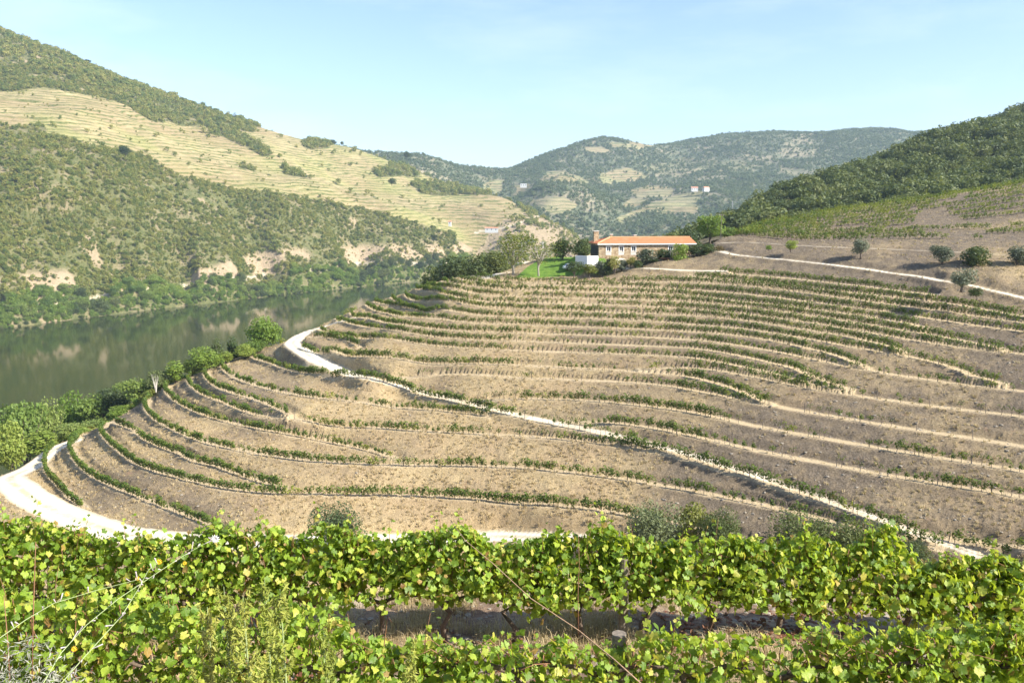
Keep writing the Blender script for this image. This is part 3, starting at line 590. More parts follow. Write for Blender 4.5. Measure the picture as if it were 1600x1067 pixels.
C_FAR = bush_set('far_bush', 4, M_FARTREE, 46, .17, 300, 4, .8)
def scatter(name, P, scl, kind, coll, label=None, rz=None, sz=None, **pr):
    """one object whose points each carry an instance (geometry nodes)"""
    n = len(P); me = bpy.data.meshes.new(name); me.vertices.add(n); me.vertices.foreach_set('co', np.asarray(P, np.float32).ravel())
    def at(nm, ty, val):
        a = me.attributes.new(nm, ty, 'POINT'); a.data.foreach_set('vector' if ty == 'FLOAT_VECTOR' else 'value', np.ascontiguousarray(val).ravel())
    S3 = np.repeat(np.asarray(scl, np.float32)[:, None], 3, 1)
    if sz is not None: S3[:, 2] *= sz
    at('scl', 'FLOAT_VECTOR', S3); at('knd', 'INT', np.asarray(kind, np.int32))
    R3 = np.zeros((n, 3), np.float32); R3[:, 2] = rng.random(n) * 6.283 if rz is None else rz; at('rot', 'FLOAT_VECTOR', R3)
    o = bpy.data.objects.new(name, me); COL.objects.link(o); o['kind'] = 'stuff'
    if label: o['label'] = label
    g = bpy.data.node_groups.new(name + '_scatter', 'GeometryNodeTree')
    g.interface.new_socket('Geometry', in_out='INPUT', socket_type='NodeSocketGeometry'); g.interface.new_socket('Geometry', in_out='OUTPUT', socket_type='NodeSocketGeometry')
    gi = g.nodes.new('NodeGroupInput'); go = g.nodes.new('NodeGroupOutput'); ip = g.nodes.new('GeometryNodeInstanceOnPoints'); ci = g.nodes.new('GeometryNodeCollectionInfo')
    ci.inputs[0].default_value = coll; ci.inputs['Separate Children'].default_value = True; ci.inputs['Reset Children'].default_value = True
    def na(nm, ty):
        x = g.nodes.new('GeometryNodeInputNamedAttribute'); x.data_type = ty; x.inputs['Name'].default_value = nm; return x.outputs['Attribute']
    e = g.nodes.new('FunctionNodeEulerToRotation'); g.links.new(na('rot', 'FLOAT_VECTOR'), e.inputs[0])
    g.links.new(gi.outputs[0], ip.inputs['Points']); g.links.new(ci.outputs[0], ip.inputs['Instance']); ip.inputs['Pick Instance'].default_value = True
    g.links.new(na('knd', 'INT'), ip.inputs['Instance Index']); g.links.new(e.outputs[0], ip.inputs['Rotation']); g.links.new(na('scl', 'FLOAT_VECTOR'), ip.inputs['Scale'])
    g.links.new(ip.outputs[0], go.inputs[0]); o.modifiers.new('scatter', 'NODES').node_group = g
    return o
# ------------------------------------------------------------------ scrub and woods on the far slopes (uncountable masses)
def sample(hs, n, az=None, d=None):
    a0, a1 = az or hs['az']; d0, d1 = d or hs['d']; A, D, Zg = hs['A'], hs['D'], hs['zg']; X = A * D
    e1 = np.stack([X[:-1, 1:] - X[:-1, :-1], D[:-1, 1:] - D[:-1, :-1], Zg[:-1, 1:] - Zg[:-1, :-1]], -1); e2 = np.stack([X[1:, :-1] - X[:-1, :-1], D[1:, :-1] - D[:-1, :-1], Zg[1:, :-1] - Zg[:-1, :-1]], -1)
    ar = np.linalg.norm(np.cross(e1, e2), axis=2); ar = ar * (A[:-1, :-1] > a0) * (A[:-1, :-1] < a1) * (D[:-1, :-1] > d0) * (D[:-1, :-1] < d1)
    c = rng.choice(ar.size, n, p=ar.ravel() / ar.sum()); i, j = np.unravel_index(c, ar.shape); f, g = rng.random(n), rng.random(n)
    av = A[i, j] * (1 - f) + A[i, j + 1] * f; dv = D[i, j] * (1 - g) + D[i + 1, j] * g; X = av * dv; Z = hs['h'](X, dv); u, v = uv_of(av, Z / dv)
    return X, dv, Z, u, v
# left hill
X, Y, Z, u, v = sample(HL, 330000, (-.78, .14), (560, 2250))
m = mask_left(u, v, X, Y, Z); dens_ = np.clip(1 - m[:, 0] * (.991 - .05 * smooth(fbm(X / 70, Y / 70 + 3, 3), .2, .4)) - m[:, 1] * .93 - m[:, 2], 0, 1) * np.clip(.82 + 1.4 * fbm(X / 40, Y / 40, 4) + .7 * fbm(X / 11, Y / 11, 2), .16, 1.25)
ds = np.interp(X / Y, SH_A, SH_D); dens_ *= (Y > ds + 30); strip = np.zeros(len(X))
for s_p in STRIPS: strip = np.maximum(strip, inpoly(u, v, s_p))
dens_ = np.where(strip > 0, dens_ * .33, dens_); dens_ = np.where((Y > 1380) & (strip == 0), dens_ * .42 * np.clip(.55 + 1.6 * fbm(X / 60 + 9, Y / 60, 4) + .25, .12, 1.3), dens_)
ROW_KEEP = (dens_ > rng.random(len(X))) & (u > -130) & (u < 1000) & (v > 0)
X, Y, Z, u, v = [q[ROW_KEEP] for q in (X, Y, Z, u, v)]
hgt = (1.7 + 5.2 * rng.random(len(X)) ** 2.8) * np.where(Y > 1380, 1.75, 1.0)
scatter('hillside_scrub', np.c_[X, Y, Z + H - .2], hgt, rng.integers(0, 5, len(X)), C_SCRUB, 'green and ochre scrub covering the slope across the river', sz=.8 + .5 * rng.random(len(X)))
# far mountain
X, Y, Z, u, v = sample(HM, 90000, (-.22, .60), (1700, 3600))
m = mask_far(u, v, X, Y, Z); keep = (np.clip(1 - m[:, 0] * .93 - m[:, 1] * .7, 0, 1) * (.45 + 1.1 * np.clip(.5 + fbm(X / 130, Y / 130, 3), 0, 1)) * .62 > rng.random(len(X))) & (u > 520) & (u < 1700)
X, Y, Z = X[keep], Y[keep], Z[keep]
scatter('far_mountain_woods', np.c_[X, Y, Z + H - .4], 5.0 + 7.0 * rng.random(len(X)) ** 2, rng.integers(0, 4, len(X)), C_FAR, 'dark woods and scrub covering the far hazy mountain')
# right hill: the 300 largest crowns in view are trees of their own, the rest is one mass
X, Y, Z, u, v = sample(HR, 4600, (.2, .78), (345, 720))
ok = (rng.random(len(X)) < .9) & (v > 150); X, Y, Z, u, v = [q[ok] for q in (X, Y, Z, u, v)]
hgt = (4.4 + 5.6 * rng.random(len(X)) ** 1.5) * (.85 + .5 * np.clip(.5 + fbm(X / 40, Y / 40, 2), 0, 1))
vis = (u > 1120) & (u < 1605) & (v < np.interp(u, [1120, 1180, 1300, 1400, 1500, 1600], [352, 346, 324, 310, 296, 279])); score = np.where(vis, hgt / Y, 0); top = np.argsort(-score)[:300]; rest = np.setdiff1d(np.arange(len(X)), top)
scatter('evergreen_oak_wood', np.c_[X, Y, Z + H - .3][rest], hgt[rest], rng.integers(0, 5, len(rest)), C_OAK, 'dense dark evergreen oak wood on the right hand hill')
OAKT = MB().tube([(0, 0, -.1), (.02, 0, .2), (0, .02, .5)], [.04, .035, .02], 6).mesh('trunk'); OAKT.materials.append(M_BARK)
oaks = sorted(C_OAK.objects, key=lambda o: o.name)
for i in top:
    o = thing('evergreen_oak', (X[i], Y[i], Z[i] + H - .3), 'rounded dark evergreen oak in the wood on the dark hill behind the upper vineyard', 'tree', 'evergreen oaks on the dark hill', rng.random() * 6.28); o.scale = (hgt[i],) * 3
    link('crown', oaks[int(rng.integers(0, 5))].data, None, o); link('trunk', OAKT, None, o)

# ------------------------------------------------------------------ trees that stand on their own
def tree_meshes(kind, seed, h, r, z0, n, leaf, mat, rad, blobn=8, squash=.75, bark=None, nl=6, cen=.72):
    rs = np.random.default_rng(seed); V, F, t = leaf_cloud(rs, n, blobs_tree(rs, h, r, z0, blobn, squash, cen), leaf)
    cm = finish('crown', V, F, t, [mat]); tm = limbs(rs, h, r, z0, rad, nl).mesh('trunk', True); tm.materials.append(bark or M_BARK); return cm, tm
TREE = {}
for k in range(4): TREE['bank%d' % k] = tree_meshes('bank', 500 + k, 10, 3.9 + .5 * (k % 2), 1.6, 2600, .30, M_BANK, .20, 10)
for k in range(2): TREE['poplar%d' % k] = tree_meshes('poplar', 520 + k, 10, 2.3, .8, 1500, .27, M_BRIGHT, .15, 8, 1.3)
for k in range(2): TREE['bright%d' % k] = tree_meshes('bright', 530 + k, 8, 3.9, .9, 3000, .26, M_BRIGHT, .2, 12)
TREE['slim'] = tree_meshes('slim', 540, 10, 1.9, .6, 1300, .26, M_DARK, .15, 8, 1.5)
TREE['cypress'] = tree_meshes('cypress', 541, 10, 1.1, .3, 700, .3, M_DARK, .15, 7, 2.2)
for k in range(2): TREE['dark%d' % k] = tree_meshes('dark', 545 + k, 8, 4.2, .7, 2600, .28, M_DARK, .2, 10)
for k in range(2): TREE['bankdark%d' % k] = tree_meshes('bankdark', 548 + k, 10, 4.6, 1.0, 2800, .30, M_OAK, .22, 11)
for k in range(3): TREE['olive%d' % k] = tree_meshes('olive', 550 + k, 4, 2.1, .35, 2600, .13, M_OLIVE, .16, 9, .8)
TREE['stonepine'] = tree_meshes('stonepine', 560, 8, 3.9, 2.6, 3600, .24, M_BRIGHT, .26, 12, .7)
TREE['willow'] = tree_meshes('willow', 561, 10, 5.6, 2.2, 1700, .22, M_YELLOW, .28, 11, .75, M_PALEBARK, 9)
TREE['thin'] = tree_meshes('thin', 562, 10, 4.8, 3.2, 520, .20, M_YELLOW, .17, 9, .8, M_PALEBARK, 12)
TREE['citrus'] = tree_meshes('citrus', 563, 4, 2.0, .15, 1500, .17, M_BRIGHT, .12, 9)
TREE['smalltree'] = tree_meshes('smalltree', 564, 4, 2.4, 1.3, 1100, .16, M_DARK, .12, 8, .55)
TREE['yellowtree'] = tree_meshes('yellowtree', 565, 4, 2.1, 1.3, 900, .16, M_YELLOW, .12, 8, .6)
for k in range(3): TREE['shrub%d' % k] = tree_meshes('shrub', 570 + k, 2, 1.2, .1, 900, .11, [M_DARK, M_OLIVE, M_RED][k], .04, 7)
TREE['broom'] = tree_meshes('broom', 575, 6, 3.1, .1, 6200, .13, M_BROOM, .10, 17, 1.15, cen=.4)
TREE['broomdark'] = tree_meshes('broomdark', 576, 6, 3.6, .1, 6800, .13, M_OAK, .10, 18, 1.0, cen=.45)
TREE['paleshrub'] = tree_meshes('paleshrub', 577, 4, 2.6, .2, 1800, .15, M_YELLOW, .08, 8, .75)
def tree(name, kind, x, y, z, h, wid, label, cat='tree', group=None, single=False):
    """h and wid in metres; the source crown is scaled to them"""
    cm, tm = TREE[kind]; zz = [c.co.z for c in cm.vertices] if False else None
    bb_ = BB.get(kind)
    if bb_ is None:
        co = np.empty(len(cm.vertices) * 3, np.float32); cm.vertices.foreach_get('co', co); co = co.reshape(-1, 3); bb_ = BB[kind] = (co[:, 2].max(), np.percentile(np.hypot(co[:, 0], co[:, 1]), 97) * 2)
    sz, sx = h / bb_[0], wid / bb_[1]
    r = thing(name, (x, y, z + H), label, cat, group, random.random() * 6.28); r.scale = (sx, sx, sz)
    link('trunk', tm, None, r); link('crown', cm, None, r); return r
BB = {}
def tree_px(name, kind, u, vtop, d, wpx, label, cat='tree', group=None, vbase=None):
    """a tree whose top is seen at (u, vtop) at depth d, on the ground there"""
    az, t = ray(u, vtop); x = float(az * d); zt = float(t * d)
    zb = float(zh(x, d)[0]) if d < 335 else None
    if d >= 335:
        zb = float((HL if u < 900 else HR)['h'](np.array([x]), np.array([float(d)]))[0])
    if vbase is not None: zb = float(ray(u, vbase)[1] * d)
    h = max(.6, zt - zb); return tree(name, kind, x, d, zb - .05 * h, h * 1.05, wpx * d / FPX, label, cat, group)
# trees below the lower bend of the track, down to the river
for u, vt, d, wp, k, lb in [
  (12,655,158,60,'bright0','bright green leafy tree leftmost at the outer edge of the white track bend'),
  (32,624,172,76,'bank0','full green tree with forked pale trunk standing beyond the white track'),
  (75,618,184,62,'bank1','tall rounded green tree second along the belt behind the track'),
  (112,609,190,60,'bright1','yellow green tree in the middle of the belt behind the track'),
  (146,613,188,52,'bank2','mid green tree between the yellow green tree and the olive green one behind the track'),
  (60,668,163,50,'poplar0','low light green sapling below the tall trees by the track edge'),
  (108,660,168,52,'bank3','low spreading green tree just above the straight stretch of white track'),
  (172,604,192,62,'bankdark0','olive green broad tree at the right end of the belt, over the terraces'),
  (160,655,178,56,'bank0','low green tree crouching under the olive green one beside the terrace end'),
  (212,590,186,54,'bank2','round green tree standing apart against the dark river'),
  (188,634,180,44,'bright1','small bright tree below the round one at the terrace end'),
  (246,578,186,40,'bankdark1','dark spreading tree behind the bare white stem on the river side'),
  (272,562,188,34,'poplar1','slender light green poplar with the water right behind it'),
  (298,560,190,34,'bright0','light green tree between the slender poplar and the taller willow'),
  (318,541,190,52,'bright1','tall light green willow like tree above the terrace ends'),
  (338,527,196,22,'slim','narrow dark green conical tree, the left one of a pair'),
  (362,524,200,22,'slim','narrow dark green conical tree, the right one of a pair'),
  (352,548,196,24,'poplar0','pale yellow green sapling between the two narrow dark trees'),
  (380,537,198,36,'bright0','yellow green bushy tree left of the big round tree'),
  (411,492,208,56,'bright1','large round deep green tree against the river next to the road bend'),
  (395,530,204,40,'bank1','low green tree tucked under the large round one')]:
    tree_px('riverside_tree', k, u, vt, d, wp, lb)
w_ = MB(); rs = np.random.default_rng(4)
for k in range(5):
    a = k * 1.3; w_.tube([(0, 0, -.5), (math.cos(a) * .4, math.sin(a) * .4, 2.2), (math.cos(a) * 1.0, math.sin(a) * 1.0, 4.6 + k * .3)], [.13, .07, .02], 5)
bx, bd = float(ray(243, 600)[0] * 176), 176.0
o = w_.build('dead_tree', plain('bleached_wood', (.55, .50, .43), .8, .15)); o.location = (bx, bd, float(zh(bx, bd)[0]) + H + 2.0); o.scale = (.8, .8, .72)
o['label'] = 'bare bleached dead tree standing among the green riverside trees'; o['category'] = 'dead tree'
# belt of trees along both shores, seen from the hill
bank = []
for i in range(300):
    az = -.68 + .66 * rng.random(); q = rng.random() ** 1.3 * 30 + 2; dd = float(np.interp(az, SH_A, SH_D)) + q * (1 + .3 * (az > -.3)); x = az * dd; bank.append((x, dd, q))
bank.sort(key=lambda b: b[2]); n_b = 0
kinds = ['bank0', 'bank1', 'bank2', 'bank3', 'bankdark0', 'bright0', 'bankdark1', 'poplar0']
LBL = {'bank': 'mid green broadleaf tree in the belt along the far river bank', 'bankdark': 'dark olive green tree in the belt along the far river bank', 'bright': 'bright yellow green tree in the belt along the far river bank', 'poplar': 'slim pale poplar in the belt along the far river bank'}
C_BELT = new_coll('belt_forms')
for k in range(4):
    rs = np.random.default_rng(590 + k); V, F, t_ = leaf_cloud(rs, 420, blobs_tree(rs, 1.0, .62, .0, 6, .8), .075); proto('belt_%d' % k, finish('belt', V, F, t_, [[M_BANK, M_BRIGHT, M_BANK, M_OAK][k]]), C_BELT)
n = 2300; A = -.78 + .93 * rng.random(n); q = rng.random(n) ** 1.2 * 34 - 1; D = np.interp(A, SH_A, SH_D) + q; X = A * D; Z = HL['h'](X, D); pk = np.where(fbm(X / 40, D / 40, 2) > .14, 1, rng.integers(0, 4, n))
scatter('bankside_growth', np.c_[X, D, np.maximum(Z, -99.8) + H - .3], (3.2 + 4.5 * rng.random(n)) * np.where(q < 6, .6, 1), pk, C_BELT, 'willows and thickets crowding the far bank between the trees')
for x, y, q in bank:
    z = float(HL['h'](np.array([x]), np.array([y]))[0]); uu, vv = uv_of(x / y, z / y)
    pale = fbm(np.array([x / 45]), np.array([y / 45]), 2)[0]
    kd = ('bright%d' % rng.integers(0, 2) if pale > .16 else 'bankdark%d' % rng.integers(0, 2) if pale < -.2 or uu > 560 else ['bank0', 'bank1', 'bank2', 'bank3', 'poplar0'][int(rng.integers(0, 5))])
    base = kd.rstrip('0123'); hh = (6.5 + 6.5 * rng.random()) * (.6 if q < 8 else 1) * (1.15 if uu > 520 else 1)
    if n_b >= 300: break
    o = thing('bank_tree', (x, y, 0), LBL[base], 'tree'); link('trunk', TREE[kd][1], None, o); link('crown', TREE[kd][0], None, o); s_ = hh / (10 if kd[:4] in ('bank', 'popl') else 8); o.location = (x, y, max(z, -99.6) + H - .3); o.scale = (s_ * 1.35, s_ * 1.35, s_); o.rotation_euler = (0, 0, rng.random() * 6.28)
    o['label'] = LBL[base]; o['category'] = 'tree'; o['group'] = {'bank': 'mid green trees along the far bank', 'bankdark': 'dark trees along the far bank', 'bright': 'bright trees along the far bank', 'poplar': 'poplars along the far bank'}[base]; n_b += 1
# ------------------------------------------------------------------ vines on the terraces
def vine_mesh(seed, dense, mat=M_VINE):
    rs = np.random.default_rng(seed); w = MB(); w.tube([(0, 0, -.1), (rs.normal() * .05, .02, .35), (rs.normal() * .08, 0, .62)], [.035, .028, .02], 4)
    if dense > 1: n = 90; bl = [((rs.normal() * .4, rs.normal() * .06, .58 + rs.random() * .45), (.42, .24, .36)) for _ in range(5)] + [((rs.normal() * .3, 0, 1.25), (.3, .15, .22))]; V, F, t = leaf_cloud(rs, n, bl, .135, .4)
    elif dense == 1: bl = [((rs.normal() * .25, rs.normal() * .06, .6 + rs.random() * .4), (.28, .17, .28)) for _ in range(3)]; V, F, t = leaf_cloud(rs, 46, bl, .125, .4)
    else:
        P = []
        for k in range(4):
            sgn = 1 if k % 2 else -1; r_ = .25 + .3 * rs.random(); hh = .45 + .4 * rs.random(); pts = [(sgn * r_ * s, rs.normal() * .04, .6 + hh * math.sin(2.3 * s)) for s in np.linspace(0, 1.15, 7)]
            w.tube(pts, .011, 3, 0, False)
            for p in pts[1:]:
                for _ in range(2): P.append(((p[0] + rs.normal() * .03, p[1] + rs.normal() * .04, p[2] + rs.normal() * .03), (.05, .05, .05)))
        V, F, t = leaf_cloud(rs, len(P), P, .085, .3)
    return finish('grapevine', V, F, t, [mat, M_BARK], w)
C_VINE = new_coll('vine_forms')
VM = [vine_mesh(700 + k, 2) for k in range(4)] + [vine_mesh(710 + k, 1) for k in range(3)] + [vine_mesh(720 + k, 0) for k in range(3)] + [vine_mesh(730 + k, 2, M_VINEY) for k in range(2)] + [vine_mesh(735, 1, M_VINEY)]
for k, me_ in enumerate(VM): proto('vine_form_%02d' % k, me_, C_VINE)
def vine_density(nm, u, v):
    if nm in ('L3',): return .97
    if nm[0] == 'L' and nm != 'L10': return float(np.interp(u, [80, 300, 420, 700, 1000, 1300], [.95, .86, .70, .62, .72, .66]))
    if nm == 'L10': return float(np.interp(u, [390, 600, 740, 790, 830, 1040], [.72, .7, .95, .9, .32, .45]))
    if nm in ('D1', 'D2', 'D3', 'U0'): return float(np.interp(u, [600, 900, 970, 1060, 1120, 1200, 1300, 1420, 1600], [.3, .4, .72, .8, .62, .46, .46, .66, .56] if nm != 'U0' else [.16, .3, .45, .8, .95, .4, .25, .35, .35]))
    if nm in ('U1', 'U1b', 'U1c', 'U2', 'U3', 'U4'): return float(np.interp(u, [480, 740, 800, 1040, 1090, 1250, 1320, 1600], [.97, .9, .5, .52, .8, .82, .5, .36]))
    return float(np.interp(u, [560, 740, 800, 1000, 1080, 1450, 1600], [.97, .88, .70, .72, .93, .93, .87]))
VI = []
RN = {'L1': 'shortest and lowest terrace beside the white track bend', 'L2': 'second terrace up from the white track bend', 'L3': 'long dense lowest terrace above the bushes', 'L4': 'short terrace that merges into the long dense one',
      'L5': 'terrace next above the long dense one', 'L6': 'curved terrace between two rows at the left spur', 'L7': 'long terrace below the pale diagonal road'}
for nm, (P, T) in LINES.items():
    acc = 0.0; ph = rng.random() * 100; s_ = 0.0; gap = 0
    for i in range(1, len(P)):
        acc += np.linalg.norm(P[i, :2] - P[i - 1, :2]); 
        if acc < .82: continue
        acc = 0.0; s_ += .82; x, y = P[i, 0], P[i, 1]; u, v = uv_of(x / y, P[i, 2] / y)
        if u > 1640: continue
        q = vine_density(nm, u, v); cl = fbm(np.array([s_ * .11 + ph]), np.array([ph]), 3)[0] * .9 + .5
        if q < .9 and cl > q + .18: 
            if rng.random() < .75: continue
        lv = q - cl * .55 + rng.normal() * .12
        kd = int(rng.integers(0, 4)) if lv > .42 else int(rng.integers(4, 7)) if lv > .16 else int(rng.integers(7, 10))
        off = rng.normal() * .07; nx, ny = -T[i, 1], T[i, 0]; xx, yy = x + nx * off, y + ny * off
        if q > .9 and kd > 3: kd = int(rng.integers(0, 4)) if rng.random() < .85 else kd
        if kd < 7 and rng.random() < (.16 if u < 1080 else .07): kd = int(rng.integers(10, 13))
        VI.append((nm, xx, yy, math.atan2(T[i, 1], T[i, 0]), kd, (.80 if nm[0] == 'U' and nm not in ('U0', 'U1', 'U1b', 'U1c') else .95) * (1.12 + .32 * rng.random()) * (1.12 if kd < 4 else 1), u, v))
# the yellowing vines along the outer edge of the road bend and the rows of the vineyard above the right hand road
for a, b in zip([(560,476),(530,487),(500,500),(472,511)], [(530,487),(500,500),(472,511),(446,521)]):
    pass
az0, t0 = ray(*np.array([(562,478),(538,486),(510,499),(482,511),(455,522),(440,530)], float).T)
zz0 = np.array([-25.4, -25.8, -28.0, -30.2, -31.8, -32.6]); dd0 = zz0 / t0; E = dens(np.c_[az0 * dd0, dd0], .9)
for p in E: VI.append(('edge', p[0] + rng.normal() * .3, p[1] + 1.2 + rng.normal() * .3, rng.random() * 3, int(rng.choice([0, 10, 11])), 1.1 + .4 * rng.random(), 0, 0))
uu = np.linspace(1140, 1690, 230)
d_low = np.interp(uu, [1120, 1194, 1287, 1366, 1444, 1506, 1600, 1700], [203, 196, 187, 181, 176, 171, 166, 160]) + np.interp(uu, [1120, 1300, 1600], [3, 9, 13]); d_top = np.interp(uu, [1130, 1180, 1300, 1400, 1500, 1600, 1700], [216, 227, 244, 254, 264, 275, 284])
azu = (uu - CU) / FPX
for k in range(12):
    f = k / 11.0; L = np.c_[azu * (d_low + (d_top - d_low) * f), d_low + (d_top - d_low) * f]; L = dens(L, .5); acc = 0; ph = rng.random() * 50
    for i in range(1, len(L)):
        acc += np.linalg.norm(L[i] - L[i - 1])
        if acc < 1.05: continue
        acc = 0
        if fbm(np.array([L[i, 0] * .07 + ph]), np.array([ph]), 3)[0] > .26: continue
        VI.append(('upper', L[i, 0], L[i, 1], math.atan2(*(L[i] - L[i - 1])[::-1]), int(rng.choice([0, 1, 2, 3, 4, 5, 10, 11, 12, 10])) if k < 9 else int(rng.choice([10, 11, 12, 1])), 1.0 + .35 * rng.random(), 0, 0))
VX = np.array([q[1] for q in VI]); VY = np.array([q[2] for q in VI]); VZ = zh(VX, VY)
sc_ = np.array([q[5] * (q[0] in RN) * (q[4] not in (7, 8, 9)) / q[2] for q in VI]); top = np.argsort(-sc_)[:300]; rest = np.setdiff1d(np.arange(len(VI)), top)
for i in top:
    nm, x, y, rz, kd, s_, u, v = VI[i]
    o = bpy.data.objects.new('grapevine', VM[kd]); COL.objects.link(o); o.location = (x, y, VZ[i] + H - .03); o.rotation_euler = (0, 0, rz); o.scale = (s_,) * 3
    o['category'] = 'grapevine'; o['group'] = 'vines of the ' + RN[nm]; o['label'] = 'trellised grapevine of the ' + RN[nm]
scatter('terrace_vines', np.c_[VX, VY, VZ + H - .03][rest], [VI[i][5] for i in rest], [VI[i][4] for i in rest], C_VINE, 'rows of green and reddish vines along the upper terraces', rz=np.array([VI[i][3] for i in rest]))
print('hill vines', len(VI))
# trellis posts
pm = MB().box(-.04, .04, -.04, .04, -.2, 1.55).mesh('trellis_post'); pm.materials.append(M_WOODPOST); cand = []
for nm, (P, T) in LINES.items():
    for i in range(int(rng.integers(0, 6)), len(P), 11): cand.append((P[i, 1], P[i, 0], nm))
cand = [c for c in cand if abs(c[1] / c[0]) < .66]; cand.sort(); px_ = np.array([c[1] for c in cand]); py_ = np.array([c[0] for c in cand]); pz_ = zh(px_, py_)
for i in range(min(300, len(cand))):
    o = bpy.data.objects.new('trellis_post', pm); COL.objects.link(o); o.location = (px_[i], py_[i], pz_[i] + H); o.rotation_euler = (rng.normal() * .05, rng.normal() * .05, rng.random())
    o['category'] = 'post'; o['group'] = 'posts of the lower terraces'; o['label'] = 'thin grey wooden post holding the wires of a vine row on the lower terraces'
C_POST = new_coll('post_forms'); proto('post_form', pm, C_POST)
if len(cand) > 300: scatter('upper_trellis_posts', np.c_[px_, py_, pz_ + H][300:], np.ones(len(cand) - 300), np.zeros(len(cand) - 300, int), C_POST, 'thin wooden posts in the vine rows of the upper terraces')

# dry grass, stones and weeds on the banks
def tuft_mesh(seed, n, h, spread, lean=.5, wd=.02, mat=M_STRAW):
    rs = np.random.default_rng(seed); V = []; F = []; tt = []
    for k in range(n):
        a = rs.random() * 6.283; r_ = spread * math.sqrt(rs.random()); b = rs.random() * 6.283; l = h * (.5 + .6 * rs.random()); q = lean * rs.random()
        x0, y0 = math.cos(a) * r_, math.sin(a) * r_; dx, dy = math.cos(b) * l * q, math.sin(b) * l * q; wx, wy = -math.sin(b) * wd, math.cos(b) * wd; o = len(V)
        V += [(x0 - wx, y0 - wy, -.05), (x0 + wx, y0 + wy, -.05), (x0 + dx * .4 + wx * .7, y0 + dy * .4 + wy * .7, l * .6), (x0 + dx * .4 - wx * .7, y0 + dy * .4 - wy * .7, l * .6), (x0 + dx, y0 + dy, l * (1 - .3 * q))]
        F += [(o, o + 1, o + 2, o + 3), (o + 3, o + 2, o + 4)]; tt += [rs.random()] * 5
    return finish('dry_tuft', V, F, tt, [mat])
C_TUFT = new_coll('tuft_forms')
for k in range(4): proto('tuft_%d' % k, tuft_mesh(800 + k, 14, .34, .20, .9, .028), C_TUFT)
n = 62000; A = -.70 + 1.42 * rng.random(n); D = np.exp(math.log(90) + rng.random(n) * math.log(250 / 90)); X = A * D; Y = D
fa = np.clip(((A - A0) / (A1 - A0) * (NA - 1)).astype(int), 0, NA - 1); fi = np.clip(np.interp(np.log(D), LD, np.arange(len(LD))).astype(int), 0, len(LD) - 1)
rd = road_m.reshape(GA.shape)[fi, fa]; bn = bench_m.reshape(GA.shape)[fi, fa]; st_ = stony.reshape(GA.shape)[fi, fa]; lw = lawn_m.reshape(GA.shape)[fi, fa]
u_, v_ = uv_of(A, zh(X, Y) / Y)
keep = (rd < .12) & (lw < .5) & (rng.random(n) < np.clip(.8 - st_ * .7 - bn * .45, .04, 1) * (.35 + 1.1 * np.clip(.5 + fbm(X * .22, Y * .22, 3), 0, 1))) & (v_ < 930)
scatter('dry_grass', np.c_[X, Y, zh(X, Y) + H][keep], (.6 + .8 * rng.random(n))[keep], rng.integers(0, 4, keep.sum()), C_TUFT, 'straw coloured dry grass on the banks of the terraces')
def rock_mesh(seed):
    rs = np.random.default_rng(seed); bm = bmesh.new(); bmesh.ops.create_icosphere(bm, subdivisions=1, radius=.5)
    for v in bm.verts: v.co *= .75 + .5 * rs.random(); v.co.z *= .6; v.co.x *= 1.3
    me = bpy.data.meshes.new('stone'); bm.to_mesh(me); bm.free(); me.materials.append(M_ROCK); return me
C_ROCK = new_coll('stone_forms'); RM = [rock_mesh(k) for k in range(4)]
for k in range(4): proto('stone_form_%d' % k, RM[k], C_ROCK)
n = 16000; A = -.70 + 1.42 * rng.random(n); D = np.exp(math.log(90) + rng.random(n) * math.log(200 / 90)); X = A * D; Y = D
fa = np.clip(((A - A0) / (A1 - A0) * (NA - 1)).astype(int), 0, NA - 1); fi = np.clip(np.interp(np.log(D), LD, np.arange(len(LD))).astype(int), 0, len(LD) - 1)
keep = (road_m.reshape(GA.shape)[fi, fa] < .1) & (lawn_m.reshape(GA.shape)[fi, fa] < .5) & (rng.random(n) < stony.reshape(GA.shape)[fi, fa] * .9 + .08)
scatter('bank_stones', np.c_[X, Y, zh(X, Y) + H][keep], (.09 + .42 * rng.random(n) ** 5)[keep], rng.integers(0, 4, keep.sum()), C_ROCK, 'small pale schist stones on the banks')
# brambles and undergrowth along the river side rim of the spur
C_BRAM = new_coll('bramble_forms')
for k in range(3):
    rs = np.random.default_rng(880 + k); V, F, t = leaf_cloud(rs, 420, blobs_tree(rs, 1.0, .75, .0, 5, .7), .085); proto('bramble_%d' % k, finish('bramble', V, F, t, [M_BRIGHT if k else M_YELLOW]), C_BRAM)
bp = []
for (u, v), z in zip([(112,694),(126,688),(150,668),(178,655),(205,640),(228,628),(250,604),(272,594),(298,583),(325,572),(352,560),(378,548),(400,542),(424,532),(446,524)], [-48,-47.8,-46.8,-46,-44.5,-42.5,-40.6,-39.6,-38.4,-37.2,-36,-34.8,-34.2,-33.6,-32.8]):
    az, t = ray(u, v); bp.append((az * z / t, z / t))
bp = dens(np.array(bp, float), .5); bp = np.repeat(bp, 3, 0); q = rng.random(len(bp)) * 6; X = bp[:, 0] - .75 * q + rng.normal(size=len(bp)) * .4; Y = bp[:, 1] + .66 * q + rng.normal(size=len(bp)) * .4
scatter('undergrowth', np.c_[X, Y, zh(X, Y) + H - .1], .9 + 1.1 * rng.random(len(bp)), rng.integers(0, 3, len(bp)), C_BRAM, 'bright green brambles and undergrowth along the outer rim of the terraces')

